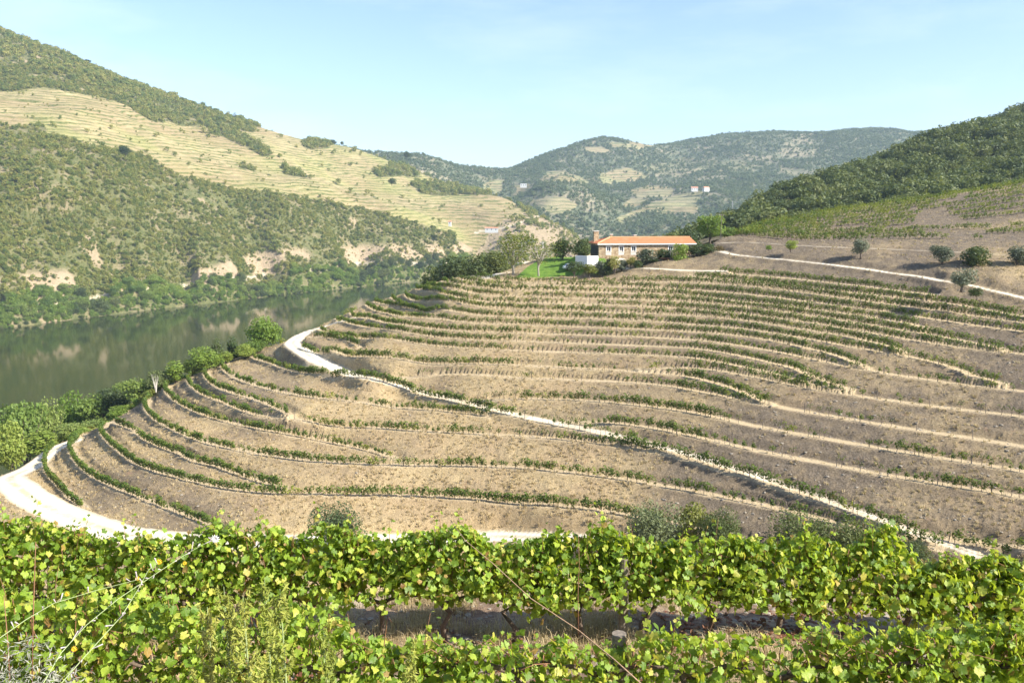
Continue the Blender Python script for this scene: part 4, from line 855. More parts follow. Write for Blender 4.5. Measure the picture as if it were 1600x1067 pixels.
# ------------------------------------------------------------------ the stone farmhouse
def stone_wall_mat():
    t = NT('rubble_stone'); co = t.n('ShaderNodeTexCoord').outputs['Object']; c2 = t.mapping(co, (1, 1, 1.7))
    v = t.n('ShaderNodeTexVoronoi'); v.inputs['Scale'].default_value = 2.2; t.l(c2, v.inputs['Vector']); e = t.n('ShaderNodeTexVoronoi', feature='DISTANCE_TO_EDGE'); e.inputs['Scale'].default_value = 2.2; t.l(c2, e.inputs['Vector'])
    c = t.mix(t.sep(v.outputs['Color'])[0], (.23, .15, .08), (.50, .38, .23)); c = t.mix(t.rng(e.outputs[0], .0, .07, 1, 0), c, (.55, .46, .34))
    t.bsdf(c, .92, t.bump(t.rng(e.outputs[0], 0, .15), .6, .06), .1); return t.m
def tile_mat():
    t = NT('terracotta_tiles'); co = t.n('ShaderNodeTexCoord').outputs['Object']; wv = t.n('ShaderNodeTexWave', wave_type='BANDS', bands_direction='X'); wv.inputs['Scale'].default_value = 1.3; t.l(co, wv.inputs['Vector'])
    c = t.mix(t.noise(3, 4, .6, co), (.46, .15, .065), (.60, .225, .10)); c = t.mix(t.rng(t.noise(.7, 4, .6, co), .5, .7, 0, .4), c, (.56, .30, .18)); t.bsdf(c, .85, t.bump(wv.outputs[0], .8, .06), .15); return t.m
M_STONE = stone_wall_mat(); M_TILE = tile_mat(); M_WHITE = plain('white_render', (.80, .79, .76), .85, .05, 4); M_GLASS = plain('window_glass', (.05, .065, .08), .12, .2, 2, .6); M_WOODDARK = plain('dark_wood', (.075, .055, .045), .7, .3, 10)
M_GRANITE = plain('pale_granite', (.60, .56, .49), .85, .15, 8)
HR_ = math.atan2(hdir[1], hdir[0])
house = thing('farmhouse', (HOUSE_A[0], HOUSE_A[1], HOUSE_Z + H), 'long stone farmhouse with an orange tiled roof at the top of the terraces', 'house', None, HR_)
L_, W_, E_, RG = 24.9, 9.2, 3.55, 5.05
wl = MB(); holes = [(2.0, 1.05), (5.3, 1.05), (8.5, 1.05), (18.2, 1.05)]; z0, z1 = 1.75, 2.95
x = 0
for hx, hw in holes: wl.box(x, hx, -.0, .5, -1.2, E_); wl.box(hx, hx + hw, 0, .5, -1.2, z0); wl.box(hx, hx + hw, 0, .5, z1, E_); x = hx + hw
wl.box(x, L_, 0, .5, -1.2, E_)
wl.box(0, .5, .5, W_, -1.2, E_); wl.box(L_ - .5, L_, .5, W_, -1.2, E_); wl.box(.5, L_ - .5, W_ - .5, W_, -1.2, E_)
wl.add([(L_ - .02, 0, E_), (L_ - .02, W_, E_), (L_ - .02, W_ / 2, RG - .08), (L_ - .4, 0, E_), (L_ - .4, W_, E_), (L_ - .4, W_ / 2, RG - .08)], [(0, 1, 2), (5, 4, 3), (0, 2, 5, 3), (2, 1, 4, 5)])
wl.build('wall', M_STONE, house)
ov = .45; rf = MB(); th = .14; ez = E_ + .02
A_ = [(-ov, -ov, ez), (L_ + ov, -ov, ez), (L_ + ov, W_ / 2, RG), (4.0, W_ / 2, RG), (-ov, W_ + ov, ez), (L_ + ov, W_ + ov, ez)]
V = A_ + [(p[0], p[1], p[2] + th) for p in A_]
rf.add(V, [(6, 7, 8, 9), (6, 9, 10), (9, 8, 11, 10), (3, 2, 1, 0), (4, 3, 0), (4, 5, 2, 3), (0, 1, 7, 6), (1, 2, 8, 7), (2, 5, 11, 8), (5, 4, 10, 11), (4, 0, 6, 10)])
roof = rf.build('roof', M_TILE, house)
rg = MB(); rg.tube([(4.0, W_ / 2, RG + .17), (L_ + ov, W_ / 2, RG + .17)], .13, 6); rg.tube([(-ov, -ov, ez + .2), (4, W_ / 2, RG + .17)], .12, 6); rg.tube([(-ov, W_ + ov, ez + .2), (4, W_ / 2, RG + .17)], .12, 6); rg.build('ridge_tiles', plain('ridge_tile', (.70, .36, .19), .85, .2, 6), roof)
MB().box(-ov - .02, L_ + ov, -ov - .10, -ov - .003, ez - .17, ez + .07).build('eaves_board', M_WHITE, house)
for hx, hw in holes:
    fr = MB(); f = .11
    fr.box(hx - .16, hx, -.03, .16, z0 - .1, z1 + .16).box(hx + hw, hx + hw + .16, -.03, .16, z0 - .1, z1 + .16).box(hx, hx + hw, -.03, .16, z1, z1 + .16)
    fr.box(hx, hx + f, .17, .23, z0, z1).box(hx + hw - f, hx + hw, .17, .23, z0, z1).box(hx + f, hx + hw - f, .17, .23, z1 - f, z1).box(hx + f, hx + hw - f, .17, .23, z0, z0 + f).box(hx + hw / 2 - .04, hx + hw / 2 + .04, .17, .23, z0 + f, z1 - f)
    wd = fr.build('window', M_WHITE, house); MB().box(hx + f, hx + hw - f, .255, .275, z0 + f, z1 - f).build('pane', M_GLASS, wd); MB().box(hx - .25, hx + hw + .25, -.09, .16, z0 - .22, z0 - .1).build('sill', M_GRANITE, wd)
    MB().box(hx - .2, hx + hw + .2, -.025, .1, z0 - .95, z0 - .22).build('stone_apron', M_GRANITE, house)
def chimney(x0, x1, y0, y1, zb, zt):
    c = MB().box(x0, x1, y0, y1, zb, zt).build('chimney', M_STONE, house); MB().box(x0 - .12, x1 + .12, y0 - .12, y1 + .12, zt, zt + .2).build('chimney_cap', M_GRANITE, c)
chimney(.15, 1.4, 6.2, 7.3, 3.3, 6.6); chimney(4.2, 4.75, 4.9, 5.4, 4.6, 5.75); chimney(10.5, 11.1, 5.0, 5.6, 4.6, 5.55)
vd = MB()                                          # glazed veranda on the shaded end wall
vd.box(-.12, -.02, .6, 8.6, -.6, .0).build('veranda_plinth', M_GRANITE, house)
gw = MB().box(-.10, -.03, .7, 8.5, .0, 3.0).build('veranda_glass', M_GLASS, house); mu = MB()
for k in range(7): mu.box(-.18, -.105, .62 + k * 1.3, .72 + k * 1.3, 0, 3.05)
mu.box(-.18, -.105, .62, 8.52, 3.05, 3.2); mu.build('veranda_frame', M_WOODDARK, house)
# white garden wall with a return, and the parked car that shows behind it
def at(u, d): a = float(ray(u, 400)[0]); return a * d, d
p0, p1, p2 = at(899, 201.5), at(917.5, 198.4), at(935, 199.6); wp = MB(); zb, zt = HOUSE_Z + H - 1.9, HOUSE_Z + H + .75
def slab(w, a, b, t, zb, zt):
    dx, dy = b[0] - a[0], b[1] - a[1]; l = math.hypot(dx, dy); nx, ny = -dy / l * t, dx / l * t
    V = [(a[0], a[1]), (b[0], b[1]), (b[0] + nx, b[1] + ny), (a[0] + nx, a[1] + ny)]; w.add([(x, y, z) for z in (zb, zt) for x, y in V], [(3, 2, 1, 0), (4, 5, 6, 7), (0, 1, 5, 4), (1, 2, 6, 5), (2, 3, 7, 6), (3, 0, 4, 7)])
gwt = thing('garden_wall', (p1[0], p1[1], zb), 'white rendered garden wall in front of the left end of the farmhouse', 'wall')
for a, b in ((p0, p1), (p1, p2)):
    w_ = MB(); slab(w_, (a[0] - p1[0], a[1] - p1[1]), (b[0] - p1[0], b[1] - p1[1]), .25, 0, zt - zb); w_.build('wall_panel', M_WHITE, gwt)
car = thing('parked_car', (at(893, 207)[0], 207, float(zh(at(893, 207)[0], 207)[0]) + H), 'white car parked behind the garden wall beside the lawn', 'car', None, .25)
def carbody(prof, w):
    m_ = MB(); n = len(prof); V = [(x, -w, z) for x, z in prof] + [(x, w, z) for x, z in prof]; F = [tuple(range(n)), tuple(range(2 * n - 1, n - 1, -1))] + [(i, i + n, (i + 1) % n + n, (i + 1) % n) for i in range(n)]
    return m_.add(V, F)
M_CARW = plain('white_car_paint', (.8, .8, .8), .3, .03, 2, .5); M_TYRE = plain('tyre_rubber', (.02, .02, .02), .9, .2)
carbody([(-2.1, .35), (-2.1, .85), (-1.9, 1.0), (-1.3, 1.02), (1.0, .98), (1.95, .82), (2.1, .6), (2.1, .35)], .86).build('body', M_CARW, car); carbody([(-1.75, 1.02), (-1.35, 1.48), (.35, 1.5), (1.05, 1.0)], .76).build('cabin', M_GLASS, car); MB().box(-1.25, .3, -.72, .72, 1.5, 1.54).build('roof_panel', M_CARW, car)
for sx in (-1.3, 1.3):
    for sy in (-.8, .8):
        wh = MB().tube([(sx, sy - .1, .33), (sx, sy + .1, .33)], .33, 14).build('wheel', M_TYRE, car); MB().tube([(sx, sy - .115, .33), (sx, sy + .115, .33)], .19, 10).build('rim', plain('rim_metal', (.5, .5, .5), .4, .1), wh)
# trees and shrubs of the house garden
for nm, k, u, vt, d, wp, lb, cat, vb in [
 ('willow_tree','willow',802,359,206,78,'large feathery tree with yellowing leaves at the left end of the lawn','tree',None),
 ('sparse_tree','thin',842,368,203,74,'half bare tree with spreading grey branches on the lawn','tree',None),
 ('dark_tree','dark0',879,372,222,34,'dense dark green tree behind the parked car','tree',None),('dark_tree','dark1',908,371,220,36,'dense dark green tree right behind the white garden wall','tree',None),
 ('small_tree','smalltree',897,408,196,29,'small dark umbrella shaped tree on the lawn','tree',None),('small_tree','yellowtree',921,411,196,24,'small yellow green tree on the lawn edge beside the dark one','tree',None),
 ('shrub','shrub1',1012,388,198,36,'rounded grey green shrub against the middle of the farmhouse wall','shrub',413),('shrub','shrub0',1034,388,199,24,'dark green shrub between the grey green one and the lemon tree','shrub',410),('shrub','shrub0',1046,389,199,20,'small dark shrub close to the left of the lemon tree','shrub',410),
 ('citrus_tree','citrus',1061,379,196,32,'bright yellow green citrus tree in front of the right part of the farmhouse','tree',417),
 ('hedge_shrub','shrub0',1090,381,196,34,'dark clipped shrub at the right corner of the farmhouse','shrub',400),('hedge_shrub','shrub0',1108,380,196,30,'dark shrub between the house corner and the red one','shrub',401),('hedge_shrub','shrub2',1124,383,197,26,'reddish brown shrub at the end of the hedge by the road','shrub',400),
 ('pine_tree','stonepine',1111,336,236,42,'rounded bright green pine tree standing behind the right end of the farmhouse','tree',None),
 ('bush','dark1',1075,360,246,40,'dark green bush line behind the roof, nearest to the pine','bush',None),('bush','bankdark0',1045,362,250,40,'olive green bush behind the middle of the roof','bush',None),('bush','dark0',1020,366,252,30,'low dark bush behind the roof, farthest from the pine','bush',None),('bush','bank1',1140,354,245,34,'mid green bush right of the pine','bush',None),
 ('river_tree','bankdark0',705,399,238,58,'broad dark olive tree beyond the top terraces, at their river end','tree',None),('river_tree','bankdark1',742,396,242,66,'largest dark olive tree between the river and the lawn','tree',None),('river_tree','bankdark0',776,390,244,56,'dark olive tree just left of the feathery yellowing tree','tree',None),('river_tree','bankdark1',674,412,246,34,'low dark tree at the water where the river disappears','tree',None),
 ('olive_tree','olive0',1505,418,147,42,'grey green olive tree standing on the edge of the right hand road','olive tree',450),('olive_tree','olive1',1475,382,166,34,'olive tree above the road, left of the big dark round one','olive tree',412),('olive_tree','dark0',1523,384,163,46,'dark green rounded tree above the road','tree',420),('olive_tree','olive2',1592,382,160,34,'olive tree at the right edge above the road','olive tree',416),
 ('olive_tree','olive2',1347,371,176,26,'slim leaning olive tree on the bank below the path','olive tree',399),('shrub','citrus',1236,375,184,20,'small bright green shrub on the bank below the upper path','shrub',391),('shrub','shrub0',1527,449,146,24,'low green shrub under the road beside the olive tree','shrub',464),('shrub','citrus',1202,383,186,10,'tiny green shrub left of the bright one on the bank','shrub',391),
 ('broom_bush','broom',526,784,106,88,'round grey green bush behind the front vine row, leftmost of the bushes','bush',868),('broom_bush','broom',1022,778,102,92,'tall grey green bush with a pointed top behind the tallest vine shoot','bush',866),('broom_bush','paleshrub',1085,790,103,68,'pale yellow green bush between two darker bushes','bush',860),('broom_bush','broomdark',1122,792,100,72,'dark round bush right of the pale yellow green one','bush',866),
 ('broom_bush','broomdark',1258,800,96,112,'wide dark broom bush at the foot of the terraces','bush',892),('broom_bush','broomdark',1345,806,94,104,'darkest and largest broom bush at the foot of the diagonal road','bush',900),('broom_bush','broomdark',1432,842,93,60,'low dull green bush right of the darkest broom','bush',900)]:
    tree_px(nm, k, u, vt, d, wp, lb, cat, None, vb)
for i, (u, v, k, s_) in enumerate([(941,411,'shrub1',22),(952,408,'shrub0',14),(961,404,'yellowtree',18),(972,410,'shrub1',18),(986,406,'yellowtree',16),(997,411,'shrub0',16),(1005,414,'shrub1',14),(1024,410,'shrub0',20),(1042,412,'shrub2',18)]):
    tree_px('garden_shrub', k, u, v - 5, 197.6 - (i % 3) * .9, s_ * 1.15, ['silvery shrub at the corner of the lawn below the farmhouse','low green shrub under the first window','yellow flowering shrub between the first two windows','grey green low shrub under the second window','tall yellow shrub under the third window','dark low shrub right of the tall yellow one','small silvery shrub at the foot of the garden bank','low green shrub in the shade of the garden bank','reddish low shrub beside the citrus tree'][i], 'shrub', None, None)
# scattered trees of the far slopes
def far_tree(name, kind, u, vt, d, wp, lb, vb=None):
    return tree_px(name, kind, u, vt, d, wp, lb, 'tree', None, vb)
for u, vt, vb, d, wp, k, lb in [(501,219,231,1850,14,'dark0','dark round tree on the skyline of the terraced hill'),(521,218,227,1880,9,'dark1','smaller dark tree on the skyline right of the round one'),(534,221,227,1880,6,'dark0','smallest of the three skyline trees'),(416,233,244,1480,15,'dark1','lone dark tree in the middle of the far terraces'),(612,278,289,1500,14,'dark0','lone dark tree above the far rocky terraces'),(195,227,243,1040,20,'dark1','dark tree at the upper edge of the scrub slope'),(30,186,196,1160,26,'dark0','wide dark tree at the left edge of the far terraces'),
    (420,272,279,1330,10,'dark1','small tree below the green terrace strip'),(474,270,282,1420,14,'dark0','dark tree left of the rocky gap in the terraces'),(88,72,84,1650,12,'slim','slim tree on the upper left skyline'),(135,93,102,1690,14,'dark0','dark tree where the upper left skyline steps down'),(367,176,192,1800,9,'slim','pointed tree on the skyline above the far terraces'),(636,237,247,1930,12,'dark1','tree clump on the small skyline dip'),
    (1293,262,284,538,20,'dark1','tall dark tree left of the white villa'),(1313,264,281,548,7,'cypress','single cypress between the dark tree and the villa'),(1264,281,292,515,5,'cypress','first small cypress on the wooded ridge'),(1272,281,292,518,5,'cypress','second small cypress on the wooded ridge'),(1281,282,291,522,6,'cypress','third small cypress on the wooded ridge'),(1364,254,266,570,12,'slim','slim tree beside the white villa')]:
    far_tree('far_tree', k, u, vt, d, wp, lb, vb)
# far buildings
M_FWHITE = plain('far_white_wall', (.62, .61, .58), .9, .05, 1); M_FSTONE = plain('far_stone_wall', (.46, .39, .32), .9, .3, .6); M_FROOF = plain('far_roof', (.55, .25, .15), .9, .2, .5)
def far_house(name, u, vt, vb, d, wpx, label, wall=M_FWHITE, roofm=M_FROOF, rz=0, depth=8, nwin=3, flat=False):
    az, t = ray(u, vb); x = float(az * d); zb = float(t * d); zt = float(ray(u, vt)[1] * d); h = zt - zb; wd = wpx * d / FPX
    r = thing(name, (x, d, zb + H), label, 'house', None, rz); eh = h * (.72 if not flat else .95)
    m_ = MB(); ww = min(1.3, wd / (nwin * 2.2)); px = -wd / 2
    for k in range(nwin):
        c = -wd / 2 + wd * (k + .5) / nwin; m_.box(px, c - ww / 2, -depth / 2, -depth / 2 + .4, -3, eh); m_.box(c - ww / 2, c + ww / 2, -depth / 2, -depth / 2 + .4, -3, eh * .3); m_.box(c - ww / 2, c + ww / 2, -depth / 2, -depth / 2 + .4, eh * .75, eh); px = c + ww / 2
        fr = MB().box(c - ww / 2, c + ww / 2, -depth / 2 + .2, -depth / 2 + .3, eh * .3, eh * .75).build('window', M_GLASS, r)
    m_.box(px, wd / 2, -depth / 2, -depth / 2 + .4, -3, eh); m_.box(-wd / 2, -wd / 2 + .4, -depth / 2 + .4, depth / 2, -3, eh).box(wd / 2 - .4, wd / 2, -depth / 2 + .4, depth / 2, -3, eh).box(-wd / 2 + .4, wd / 2 - .4, depth / 2 - .4, depth / 2, -3, eh); m_.build('wall', wall, r)
    if flat: MB().box(-wd / 2 - .2, wd / 2 + .2, -depth / 2 - .2, depth / 2 + .2, eh, eh + .35).build('roof', wall, r)
    else:
        o_ = .5; V = [(-wd / 2 - o_, -depth / 2 - o_, eh), (wd / 2 + o_, -depth / 2 - o_, eh), (wd / 2 + o_, depth / 2 + o_, eh), (-wd / 2 - o_, depth / 2 + o_, eh), (-wd / 2 - o_, 0, h), (wd / 2 + o_, 0, h)]
        MB().add(V, [(0, 1, 5, 4), (2, 3, 4, 5), (0, 4, 3), (1, 2, 5), (3, 2, 1, 0)]).build('roof', roofm, r)
    return r
far_house('villa', 1346, 257, 267, 566, 26, 'white flat roofed villa among the oaks on the ridge of the dark hill', flat=True)
far_house('villa_annex', 1324, 267, 271, 556, 10, 'low grey building left of the white villa on the ridge', M_FSTONE, flat=True)
far_house('farm_building', 1085, 292, 298, 2270, 10, 'white farm building with a red roof on the far mountain, the left of two'); far_house('farm_building', 1103, 292, 298, 2260, 10, 'white farm building on the far mountain, the right of two', rz=.5)
far_house('ruin', 818, 287, 292, 2300, 10, 'pale roofless ruin on a spur of the far mountain', M_FWHITE, flat=True)
far_house('cottage', 768, 355, 361, 1345, 20, 'white cottage at the foot of the far terraces beside a dirt track', nwin=3); far_house('hut', 703, 345, 351, 1330, 4, 'tiny white hut on the lower edge of the far terraces', nwin=1)
far_house('stone_barn', 6, 52, 60, 1630, 12, 'stone barn on the upper left skyline', M_FSTONE); far_house('stone_barn', 68, 79, 84, 1655, 13, 'low stone barn under the upper left skyline', M_FSTONE)
# poles and a pylon
def pole(u, vt, vb, d, r_, label, mat):
    az, t = ray(u, vb); x = float(az * d); zb = float(t * d); h = float(ray(u, vt)[1] * d) - zb; p = thing('utility_pole', (x, d, zb + H), label, 'pole')
    MB().tube([(0, 0, -2), (0, 0, h)], [r_, r_ * .7], 8).build('shaft', mat, p); c = MB().box(-.7, .7, -.05, .05, h - .5, h - .38).build('crossarm', mat, p); i_ = MB()
    for xx in (-.6, 0, .6): i_.tube([(xx, 0, h - .38), (xx, 0, h - .2)], .04, 6)
    i_.build('insulator', M_GRANITE, c)
pole(848, 377, 414, 224, .13, 'pale concrete utility pole behind the half bare tree', M_GRANITE); pole(1126, 334, 372, 224, .10, 'thin wooden utility pole beside the round pine', M_WOODPOST)
py = thing('power_pylon', (float(ray(1144, 336)[0] * 700), 700, float(ray(1144, 336)[1] * 700) + H), 'slender lattice power pylon below the far mountain', 'pylon'); w_ = MB(); hh = 11.5
for sx in (-1, 1):
    for sy in (-1, 1): w_.tube([(sx * .9, sy * .9, -8), (sx * .18, sy * .18, hh)], .06, 4)
w_.build('leg_frame', plain('galvanised_steel', (.5, .5, .5), .5, .1), py); w_ = MB()
for k in range(8): q = .9 - .09 * k; q2 = .9 - .09 * (k + 1); z_ = k * hh / 8; w_.tube([(-q, -q, z_), (q2, -q2, z_ + hh / 8)], .04, 3).tube([(q, -q, z_), (-q2, -q2, z_ + hh / 8)], .04, 3)
w_.build('bracing', bpy.data.materials['galvanised_steel'], py)
w_ = MB()
for z_ in (hh - .6, hh - 2.2): w_.box(-1.6, 1.6, -.06, .06, z_, z_ + .1)
w_.build('crossarm', bpy.data.materials['galvanised_steel'], py)
# ------------------------------------------------------------------ the two trellised rows below the viewpoint
def leaf_material():
    t = NT('grape_leaf'); rnd = t.n('ShaderNodeObjectInfo').outputs['Random']; ta = t.attr('tint').outputs['Fac']; j = t.attr('joined').outputs['Fac']; uv = t.attr('luv').outputs['Vector']
    f = t.math('ADD', t.math('MULTIPLY', rnd, t.math('SUBTRACT', 1.0, j)), t.math('MULTIPLY', ta, j))
    c = t.ramp(f, [(0, (.09, .18, .018)), (.25, (.17, .29, .026)), (.48, (.28, .42, .04)), (.76, (.44, .55, .065)), (.93, (.62, .57, .11)), (.965, (.45, .27, .08)), (1, (.24, .09, .05))])
    s = t.n('ShaderNodeSeparateXYZ'); t.l(uv, s.inputs[0]); x, y = s.outputs[0], s.outputs[1]
    r = t.math('SQRT', t.math('ADD', t.math('MULTIPLY', x, x), t.math('MULTIPLY', y, y))); an = t.math('ARCTAN2', x, y)
    fr = t.math('ABSOLUTE', t.math('SUBTRACT', t.math('FRACT', t.math('ADD', t.math('DIVIDE', an, .92), .5)), .5)); vein = t.rng(t.math('MULTIPLY', fr, r), .0, .035, 1, 0)
    vein = t.math('MULTIPLY', vein, t.rng(r, .9, .6))
    nn = t.noise(3.2, 4, .6, uv); edge = t.math('MULTIPLY', t.rng(t.math('ADD', r, t.math('MULTIPLY', nn, .8)), .95, 1.45), t.rng(t.math('FRACT', t.math('MULTIPLY', f, 17.0)), .45, .9))
    c = t.mix(t.math('MULTIPLY', edge, .7), c, (.42, .33, .07)); c = t.mix(t.math('MULTIPLY', vein, .45), c, (.38, .40, .14)); c = t.mix(t.rng(nn, .35, .65, 0, .25), c, (.07, .12, .02))
    d = t.n('ShaderNodeBsdfPrincipled'); t.l(c, d.inputs['Base Color']); d.inputs['Roughness'].default_value = .42; d.inputs['Specular IOR Level'].default_value = .45
    t.l(t.bump(t.math('SUBTRACT', t.noise(7, 3, .6, uv), t.math('MULTIPLY', vein, .6)), .35, .01), d.inputs['Normal'])
    tr = t.n('ShaderNodeBsdfTranslucent'); t.l(t.mix(.5, c, (.62, .70, .03)), tr.inputs[0]); mx = t.n('ShaderNodeMixShader'); mx.inputs[0].default_value = .45
    t.l(d.outputs[0], mx.inputs[1]); t.l(tr.outputs[0], mx.inputs[2]); t.l(mx.outputs[0], t.out.inputs[0]); return t.m
M_LEAF = leaf_material(); M_CANE = plain('vine_cane', (.26, .13, .07), .7, .3, 30); M_VTRUNK = plain('vine_trunk_bark', (.13, .095, .07), .95, .4, 40)
def leaf_geo(rs):
    n = 26; V = [(0, 0, 0)]; lob = 1 + rs.normal() * .08
    for k in range(n):
        a = -math.pi + 2 * math.pi * (k + .5) / n            # 0 points to the tip (+Y); the stalk notch is at +-pi
        r = .74 + .105 * math.cos(a * 5.0 * .98) * lob * (1 - .25 * abs(a) / math.pi) + .10 * math.cos(a) + (.04 if k % 2 else -.04) + rs.normal() * .02
        if abs(a) > 2.85: r *= .5
        V.append((math.sin(a) * r, math.cos(a) * r, 0))
    V = np.array(V); cup = rs.normal(.12, .16); fold = rs.normal(.22, .12); r2 = V[:, 0] ** 2 + V[:, 1] ** 2; an = np.arctan2(V[:, 0], V[:, 1])
    luv = V.copy(); V[:, 2] = -cup * r2 + fold * np.abs(V[:, 0]) + .07 * np.cos(an * 5 + rs.random() * 6) * r2 + rs.normal(size=len(V)) * .02 - np.maximum(V[:, 1], 0) ** 2 * rs.normal(.18, .14)
    F = [(0, 1 + (k + 1) % n, 1 + k) for k in range(n)]; return V * .5, F, luv            # about one unit across
LG = [leaf_geo(np.random.default_rng(900 + k)) for k in range(14)]
def leaf_me(V, F, luv, tint, joined, name='leaf'):
    me = bpy.data.meshes.new(name); me.from_pydata([tuple(p) for p in V], [], F); me.polygons.foreach_set('use_smooth', np.ones(len(F), bool))
    a = me.attributes.new('luv', 'FLOAT_VECTOR', 'POINT'); a.data.foreach_set('vector', np.asarray(luv, np.float32).ravel())
    for nm, val in (('tint', tint), ('joined', joined)):
        a = me.attributes.new(nm, 'FLOAT', 'POINT'); a.data.foreach_set('value', np.full(len(V), val, np.float32) if np.isscalar(val) else np.asarray(val, np.float32))
    me.materials.append(M_LEAF); me.update(); return me
LM = [leaf_me(*g, .5, 0.0) for g in LG]
def frame(n, tip):
    n = n / np.linalg.norm(n); tip = tip - n * np.dot(tip, n); tip /= np.linalg.norm(tip) + 1e-9; x = np.cross(tip, n); return np.stack([x, tip, n], 1)
def fore_vine(x, y, seed, ztop, zbot, thick, nobj, nback, size, label, group, spread=.62, sky_shoot=0.0):
    """ztop / zbot: canopy top and hanging edge as functions of x, relative to the eye"""
    rs = np.random.default_rng(seed); zg = float(z_near(x, y)); r = thing('grapevine', (x, y, zg + H), label, 'grapevine', group)
    hc = ztop(x) - zg; w = MB(); w.tube([(0, 0, -.15), (rs.normal() * .04, rs.normal() * .03, .2), (rs.normal() * .06, rs.normal() * .04, .42), (rs.normal() * .1, 0, .62)], [.045, .038, .032, .03], 7); w.tube([(0, 0, .55), (.3, 0, .66), (.5, .02, .68)], [.028, .02, .015], 6).tube([(0, 0, .55), (-.28, 0, .66), (-.5, -.02, .66)], [.028, .02, .015], 6)
    w.build('trunk', M_VTRUNK, r, True); c = MB()
    for k in range(8):
        x0 = rs.uniform(-.5, .5); up = rs.uniform(.35, 1.0) * max(hc - .65, .3); b = rs.normal() * .15; f = -rs.random() * thick * .6
        c.tube([(x0, 0, .64), (x0 + b * .4, f * .3, .64 + up * .5), (x0 + b, f * .7, .64 + up), (x0 + b * 1.6, f, .64 + up * (.9 if up < hc * .5 else 1.05))], [.006, .005, .004, .003], 4)
    c.build('canes', M_CANE, r, True)
    def place(front):
        while True:
            px = x + rs.uniform(-spread, spread); zt, zb = ztop(px) + rs.normal() * .035, zbot(px) + rs.normal() * .05; hgt = zt - zb
            q = rs.random(); pz = zb + hgt * (1 - q ** 1.15 if front else .04 + .88 * q)
            dens_c = .5 + .9 * vnoise(np.array([px * 2.1 + y * 5]), np.array([pz * 2.4]))[0] + .25
            if rs.random() < dens_c + .25: break
        prof = math.sin(math.pi * min(max((pz - zb) / hgt, 0.02), 1) ** .6) ** .5
        if front: py = y - thick * prof * (.25 + .75 * rs.random() ** .6); n = np.array([rs.normal() * .75 + .1, -.42 + rs.normal() * .6, .5 + rs.normal() * .55]); py -= .34 * float(vnoise(np.array([px * 2.6 + 31 * y]), np.array([pz * 3.1]))[0])
        else: py = y + thick * prof * rs.uniform(-.3, .9); n = rs.normal(size=3) + np.array([.2, 0, .5])
        if (pz - zb) / hgt > .85: n += np.array([.15, .3, .35])
        tip = np.array([rs.normal() * .5, -.35 + rs.normal() * .3, -.85]); return np.array([px - x, py - y, pz - zg]), frame(n, tip)
    shoots = []
    for k in range(3 if y > 9 else 2):
        x0 = rs.uniform(-spread, spread); zt = ztop(x + x0) - zg; hh = rs.uniform(.10, .30); lx, ly = rs.normal() * .10, -rs.random() * .12
        pts = [(x0, -.05, zt - .3), (x0 + lx * .4, -.05 + ly * .5, zt + hh * .2), (x0 + lx, -.05 + ly, zt + hh)]; c2 = MB().tube(pts, [.004, .003, .0015], 4).build('shoot', M_CANE, r, True)
        for q in np.linspace(.35, 1, 7): i = 0 if q < .5 else 1; f = q * 2 - i; shoots.append((np.array(pts[i]) * (1 - f) + np.array(pts[i + 1]) * f, 1.05 - .6 * q))
    for p, s in shoots:
        n = rs.normal(size=3) * .7 + np.array([.2, -.3, .5]); M = frame(n, np.array([rs.normal() * .6, -.2 + rs.normal() * .5, -.4])); p = p + rs.normal(size=3) * .03; s = size * s
        o = bpy.data.objects.new('leaf', LM[int(rs.integers(0, 14))]); COL.objects.link(o); o.parent = r; o.matrix_local = Matrix([[*(M[i] * s), p[i]] for i in range(3)] + [[0, 0, 0, 1]])
    for k in range(nobj - len(shoots)):
        p, M = place(rs.random() < .86); s = size * (.45 + .85 * rs.random()) * (1.0 if p[2] < hc * .8 else .85)
        o = bpy.data.objects.new('leaf', LM[int(rs.integers(0, 14))]); COL.objects.link(o); o.parent = r
        M4 = Matrix([[*(M[i] * s), p[i]] for i in range(3)] + [[0, 0, 0, 1]]); o.matrix_local = M4
    if nback:
        VV, FF, UU, TT = [], [], [], []; off = 0
        for k in range(nback):
            p, M = place(False); s = size * (.75 + .55 * rs.random()); V, F, luv = LG[int(rs.integers(0, 14))]
            VV.append(V @ (M.T * s) + p); FF += [tuple(i + off for i in f) for f in F]; UU.append(luv); TT.append(np.full(len(V), rs.random() ** 1.3)); off += len(V)
        o = link('foliage', leaf_me(np.concatenate(VV), FF, np.concatenate(UU), np.concatenate(TT), 1.0, 'foliage'), None, r); o['kind'] = 'stuff'
    return r
Y2, Y1 = 10.0, 7.1
def prof_fn(y, us, vs, dv=lambda u: 0):
    az, t = ray(np.array(us, float), np.array(vs, float) + dv(np.array(us, float))); xs_, zs_ = az * y, t * y; return lambda x: float(np.interp(x, xs_, zs_))
top2 = prof_fn(Y2 - .15, [-120,0,40,75,100,160,190,240,300,340,370,420,450,500,560,600,650,690,710,735,770,800,850,880,905,930,945,965,1000,1060,1110,1170,1200,1240,1262,1290,1330,1350,1385,1402,1425,1450,1490,1530,1570,1620,1720],
                        [800,806,798,806,826,830,836,826,824,815,820,818,832,800,822,838,828,822,812,824,842,838,832,818,838,826,806,828,838,840,838,834,842,834,824,838,848,842,820,812,842,880,872,862,862,872,860], lambda u: 9 + 8 * ((u > 440) & (u < 570)) + 6 * ((u > 740) & (u < 880)))
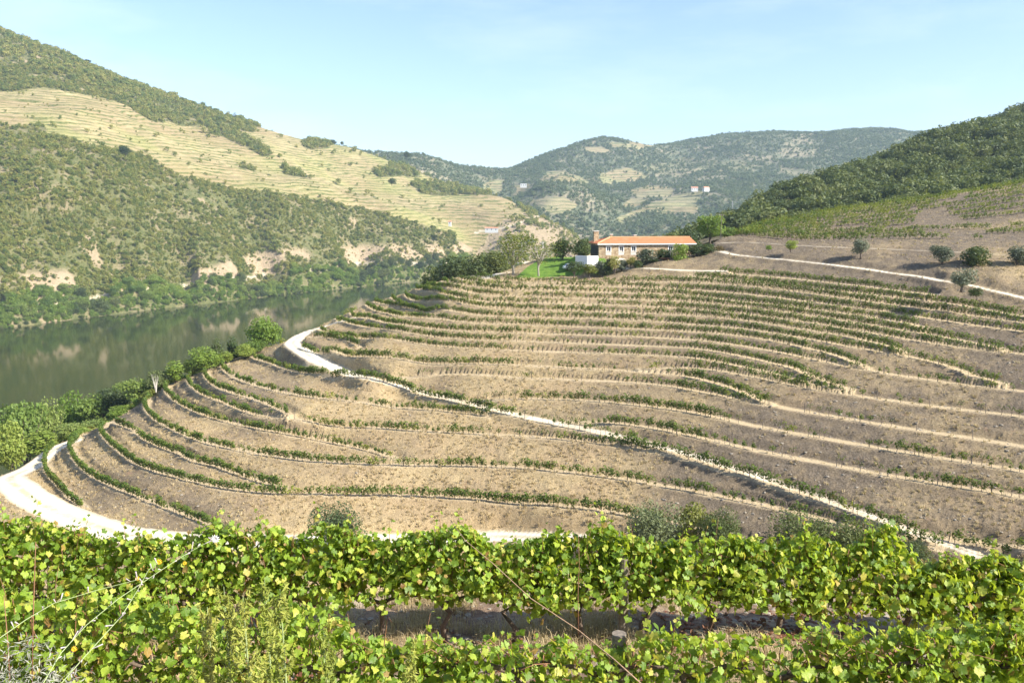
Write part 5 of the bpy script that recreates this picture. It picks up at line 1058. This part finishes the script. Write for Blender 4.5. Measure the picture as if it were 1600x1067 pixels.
bot2 = prof_fn(Y2 - .2, [-120,200,330,430,520,600,650,700,760,800,850,890,940,1000,1050,1120,1180,1230,1300,1400,1500,1600,1720], [990,985,975,952,948,958,948,962,955,968,985,975,958,965,955,972,962,978,985,988,996,1002,1005], lambda u: -13 * (u > 560))
top1 = prof_fn(Y1 - .2, [-150,0,60,120,200,280,330,400,470,520,560,620,660,700,760,800,840,880,930,1000,1010,1060,1120,1200,1250,1330,1400,1450,1500,1600,1750], [935,940,930,946,948,958,978,962,950,975,1006,1010,1000,1012,1006,1000,1012,1004,1022,1018,988,986,1000,996,986,994,992,984,982,978,975], lambda u: 12 * (u > 540))
bot1 = lambda x: float(z_near(x, Y1)) + .12
LB2 = ['grapevine in the back row at the left edge, its top covering the white track','grapevine in the back row below the white track, second from the left edge','yellowing grapevine of the back row behind the pale wild flower stems','dense green grapevine of the back row behind the tall yellowish weeds','grapevine of the back row with dark hollows, right of the yellowish weeds','tall topped grapevine of the back row just left of the round grey bush','grapevine of the back row under the round grey bush','grapevine of the back row with a pointed top crossed by a dry cane',
       'low topped grapevine of the back row where the white track shows above','grapevine of the back row left of the tall pointed shoot','grapevine with the tall pointed shoot beside the thick wooden post','bright grapevine of the back row under the tall grey green bush','even topped yellow green grapevine under the dark round bush','grapevine of the back row with a raised top under the wide broom bush','grapevine of the back row with the second tall pointed shoot, by the darkest broom','low topped grapevine of the back row beside the pale metal post','grapevine of the back row at the right edge']
xs2 = np.linspace(-7.1, 7.1, 17)
for k, x in enumerate(xs2): fore_vine(x, Y2, 3000 + k, top2, bot2, .42, 300, 850, .118, LB2[k], 'vines of the back foreground row', .60)
for x in (-10.2, -9.2, -8.1, 8.1, 9.2, 10.2): fore_vine(x, Y2, 3050 + int(x * 3), top2, bot2, .42, 40, 700, .125, 'grapevine of the back row beyond the edge of the view', 'vines of the back row past the edges', .62)
LB1 = ['grapevine in the front row at the lower left corner','bright grapevine of the front row behind the grey herb tuft','grapevine of the front row crossed by the pale wild flower stems','grapevine of the front row with one large orange brown leaf','grapevine of the front row behind the tall yellowish weeds','small grapevine of the front row right of the yellowish weeds','low grapevine of the front row below the gap with dry straw','sparse grapevine of the front row left of the short dark stump post','grapevine of the front row right of the short dark stump post','low grapevine of the front row below the red fallen leaves','full grapevine of the front row under the second tall shoot','grapevine of the front row with broad pale leaves, second from the right edge','bright grapevine of the front row at the lower right corner']
xs1 = np.linspace(-5.2, 5.2, 13)
for k, x in enumerate(xs1): fore_vine(x, Y1, 3100 + k, top1, bot1, .45, 285 if k < 6 or k > 9 else 200, 560 if k < 6 or k > 9 else 300, .108, LB1[k], 'vines of the front foreground row', .52)
for x in (-7.6, -6.8, -6.0, 6.0, 6.8, 7.6): fore_vine(x, Y1, 3150 + int(x * 3), top1, bot1, .45, 40, 500, .115, 'grapevine of the front row beyond the edge of the view', 'vines of the front row past the edges', .55)
# posts, wires
def post(u, v0, v1, y, rad, label, mat=M_WOODPOST, name='vine_post'):
    az, t = ray(u, v1); x = float(az * y); zg = float(z_near(x, y)); h = float(ray(u, v0)[1] * y) - zg; p = MB().tube([(0, 0, -.3), (.01, 0, h * .5), (0, .01, h)], [rad * 1.05, rad, rad * .95], 10); o = p.build(name, mat, None, False); o.location = (x, y, zg + H); o['label'] = label; o['category'] = 'post'; return o
post(972, 872, 1000, Y2 - .12, .062, 'thick round wooden post standing in the back vine row'); post(966, 990, 1060, Y1 + .2, .075, 'short dark stump post between the two vine rows')
post(150, 850, 1000, Y2 + .1, .05, 'wooden post hidden in the leaves at the left of the back row'); post(1470, 884, 1000, Y2 + .2, .035, 'pale metal post at the right of the back row', plain('galvanised_post', (.62, .62, .62), .5, .1))
wr = MB()
for z_ in (.72, 1.05):
    pts = [(x, Y2 + .05, float(z_near(x, Y2)) + z_ + H) for x in np.linspace(-9, 9, 19)]; wr.tube(pts, .0022, 4)
o = wr.build('trellis_wire', plain('steel_wire', (.4, .4, .4), .4, .1)); o['label'] = 'pair of thin steel wires carrying the back vine row'; o['category'] = 'wire'
def polypath(pts, y0, y1): 
    out = []
    for i, (u, v) in enumerate(pts): yy = y0 + (y1 - y0) * i / (len(pts) - 1); az, t = ray(u, v); out.append((float(az * yy), yy, float(t * yy) + H))
    return out
def cane(pts, y0, y1, r0, r1, name, label, mat, cat): 
    P = polypath(pts, y0, y1); n = len(P); o = MB().tube(P, [r0 + (r1 - r0) * i / (n - 1) for i in range(n)], 6).build(name, mat, None, True); o['label'] = label; o['category'] = cat; return o
cane([(1010,1075),(960,1030),(905,985),(830,935),(770,880),(728,845),(705,815)], 6.2, 8.6, .006, .0035, 'dry_cane', 'long pale brown dry cane slanting across both vine rows', plain('dry_cane_bark', (.42, .27, .16), .8, .2, 30), 'cane')
cane([(904,990),(903,930),(905,880),(904,835)], 9.3, 9.4, .006, .003, 'dry_stalk', 'thin upright dry stalk left of the thick wooden post', M_CANE, 'stalk')
cane([(50,1075),(52,960),(55,870),(56,846)], 5.0, 5.1, .0042, .002, 'dry_stalk', 'brown upright dry stalk in front of the left vines', M_CANE, 'stalk')
cane([(16,1075),(12,1000),(6,930)], 4.6, 4.7, .004, .002, 'dry_stalk', 'short brown dry stalk at the far left edge', M_CANE, 'stalk')
# wild flower stems
M_STEM = plain('wild_stem', (.30, .36, .16), .7, .2, 20); M_PETW = plain('white_petal', (.78, .76, .74), .7, .05); M_PETY = plain('yellow_petal', (.80, .50, .03), .6, .1); M_GREYLEAF = leafmat('grey_herb_leaves', G((.20,.20,.16),(.28,.28,.22),(.36,.36,.29),(.45,.44,.37)), .15, .7)
def flower_stem(pts, y0, y1, label, flowers):
    P = polypath(pts, y0, y1); n = len(P); r = thing('wild_flower', P[0], label, 'wild flower'); Q = [tuple(np.array(p) - np.array(P[0])) for p in P]
    MB().tube(Q, [.0026 - .0015 * i / (n - 1) for i in range(n)], 6).build('stem', M_STEM, r, True); rs = np.random.default_rng(len(flowers) + 50 + int(pts[0][0])); bd = MB()
    for i in range(1, n):
        for k in range(3):
            f = rs.random(); p = np.array(Q[i - 1]) * (1 - f) + np.array(Q[i]) * f; e = p + rs.normal(size=3) * .014 + np.array([0, 0, .012]); bd.tube([p, (p + e) / 2, e], [.001, .0025, .0035], 5)
    bd.build('buds', plain('dry_bud', (.42, .37, .36), .8, .3, 30) if 'dry_bud' not in bpy.data.materials else bpy.data.materials['dry_bud'], r)
    for (u, v, yy, m_, s) in flowers:
        az, t = ray(u, v); c = np.array([float(az * yy), yy, float(t * yy) + H]) - np.array(P[0]); fl = MB()
        for k in range(12):
            a = k * math.pi / 6; d = np.array([math.cos(a), -.25, math.sin(a)]); e = np.array([-math.sin(a), 0, math.cos(a)]); fl.add([c, c + d * s * .55 + e * s * .13, c + d * s + np.array([0, .01, 0]), c + d * s * .55 - e * s * .13], [(0, 1, 2, 3)])
        fl.build('flower_head', m_, r)
flower_stem([(57,1085),(95,1020),(135,976),(185,935),(236,901),(280,872),(314,852),(334,843)], 3.2, 4.6, 'tall slanting wild flower stem with a white flower head at its tip', [(336,842,4.6,M_PETW,.032)])
flower_stem([(-20,1010),(40,968),(84,942),(150,922),(216,905)], 3.4, 4.2, 'lower slanting wild flower stem with small yellow heads', [(104,928,3.9,M_PETY,.016),(214,904,4.2,M_PETY,.016)])
flower_stem([(80,1085),(130,1028),(190,962),(216,920),(232,890),(247,880)], 3.1, 3.9, 'steep slanting wild flower stem ending in a yellow flower', [(248,878,3.9,M_PETY,.019),(115,1014,3.3,M_PETY,.016),(288,880,4.0,M_PETY,.014)])
# tall yellowish weeds
M_WEED = leafmat('weed_leaves', G((.22,.27,.05),(.30,.34,.06),(.40,.40,.09),(.50,.44,.14)), .35, .6)
for k, (u, vt, y, lb) in enumerate([(348,918,5.3,'tall yellowish feathery weed, leftmost of the group'),(378,932,5.0,'bushy yellowish weed between the leftmost and the tallest'),(412,908,5.4,'tallest yellowish feathery weed in front of the vines'),(436,922,5.1,'slender yellowish weed at the right of the group'),(322,950,5.2,'short greener weed left of the yellowish group'),(505,990,5.4,'low yellowish weed beside the small front vine'),(640,1020,5.3,'low straw coloured weed under the low front vine')]):
    rs = np.random.default_rng(60 + k); az, t = ray(u, vt); x = float(az * y); zg = float(z_near(x, y)); h = float(t * y) - zg; r = thing('weed', (x, y, zg + H), lb, 'weed'); w = MB(); P = []
    w.tube([(0, 0, -.05), (.02, 0, h * .5), (0, .02, h)], [.009, .007, .002], 5)
    for b in range(26):
        z0_ = h * (.22 + .75 * b / 26); a = rs.random() * 6.283; l = (.12 + .22 * rs.random()) * (1.1 - b / 34); pts = [(0, 0, z0_), (math.cos(a) * l * .35, math.sin(a) * l * .35, z0_ + l * .6), (math.cos(a) * l * .5, math.sin(a) * l * .5, z0_ + l * 1.25)]
        w.tube(pts, [.003, .002, .001], 3, 0, False)
        for q in np.linspace(.1, 1, 16): i = 0 if q < .5 else 1; f = q * 2 - i; p = np.array(pts[i]) * (1 - f) + np.array(pts[i + 1]) * f; P.append((tuple(p), (.012, .012, .012)))
    w.build('stem', M_STEM, r); V, F, tt = leaf_cloud(rs, len(P) * 2, P, .026, .2, flat=.45); link('foliage', finish('foliage', V, F, tt, [M_WEED]), None, r)
for k, (u, v, y, s_) in enumerate([(28,1030,4.3,.5),(70,1058,4.2,.4),(-6,1010,4.4,.45)]):
    rs = np.random.default_rng(90 + k); az, t = ray(u, v); x = float(az * y); zg = float(z_near(x, y)); V, F, tt = leaf_cloud(rs, 1500, [((rs.normal() * .1, rs.normal() * .1, q * .22), (.28 - q * .03, .28 - q * .03, .3)) for q in range(5)], .022, .4, flat=.3)
    r = thing('herb_tuft', (x, y, zg + H), ['grey green herb tuft in the lower left corner','grey herb tuft at the bottom edge, right of the corner one','grey herb tuft cut by the left edge'][k], 'herb'); link('foliage', finish('foliage', V, F, tt, [M_GREYLEAF]), None, r)
    MB().tube([(0, 0, -.1), (0, 0, .6)], [.01, .006], 5).build('stem', M_CANE, r)
# ground cover between the rows
C_STRAW = new_coll('straw_forms')
for k in range(4): proto('straw_%d' % k, tuft_mesh(850 + k, 46, .20, .14, 1.25, .0028), C_STRAW)
n = 8000; X = rng.uniform(-9, 9, n); Y = rng.uniform(4.2, 13.5, n); keep = fbm(X * .8, Y * .8, 3) + rng.normal(size=n) * .14 > .06
scatter('straw_grass', np.c_[X, Y, z_near(X, Y) + H][keep], (.6 + .9 * rng.random(n))[keep], rng.integers(0, 4, keep.sum()), C_STRAW, 'dry straw grass between the two vine rows')
n = 9000; X = rng.uniform(-9, 9, n); Y = rng.uniform(4.2, 13.5, n)
scatter('slope_stones', np.c_[X, Y, z_near(X, Y) + H], .015 + .09 * rng.random(n) ** 3, rng.integers(0, 4, n), C_ROCK, 'loose schist stones on the ground between the vine rows')
M_DEAD = leafmat('fallen_leaf', G((.10,.035,.025),(.17,.065,.035),(.24,.11,.06),(.33,.20,.12)), .1, .7); C_DEAD = new_coll('fallen_forms')
for k in range(4):
    V, F, luv = LG[k]; V = V.copy(); V[:, 2] = V[:, 2] * 1.8 + .08; proto('fallen_%d' % k, finish('fallen', V, F, np.full(len(V), .5), [M_DEAD]), C_DEAD)
n = 5200; X = rng.uniform(-8, 8, n); Y = 9.5 + rng.normal(size=n) * .8; keep = (fbm(X * .6, Y * .6, 2) + rng.normal(size=n) * .12 > -.02) & (Y > 5)
scatter('fallen_leaves', np.c_[X, Y, z_near(X, Y) + H + .01][keep], (.06 + .07 * rng.random(n))[keep], rng.integers(0, 4, keep.sum()), C_DEAD, 'red brown fallen vine leaves under the back row')
# ------------------------------------------------------------------ the air
bpy.context.view_layer.update()
lo, hi = 1e9, -1e9
for o in COL.objects:
    if o.type == 'MESH' and o.get('kind') == 'structure':
        co = np.empty(len(o.data.vertices) * 3, np.float32); o.data.vertices.foreach_get('co', co); lo = min(lo, co[2::3].min()); hi = max(hi, co[2::3].max())
hz = MB().box(-2900, 3900, -60, 6200, float(lo) - 1.5, float(hi) + 30).mesh('haze'); hm = NT('haze_air'); pv = hm.n('ShaderNodeVolumePrincipled'); pv.inputs['Density'].default_value = 0.76e-4; pv.inputs['Color'].default_value = (.64, .84, 1.0, 1); pv.inputs['Anisotropy'].default_value = .0
hm.l(pv.outputs[0], hm.out.inputs['Volume']); link('haze', hz, hm.m, kind='stuff')
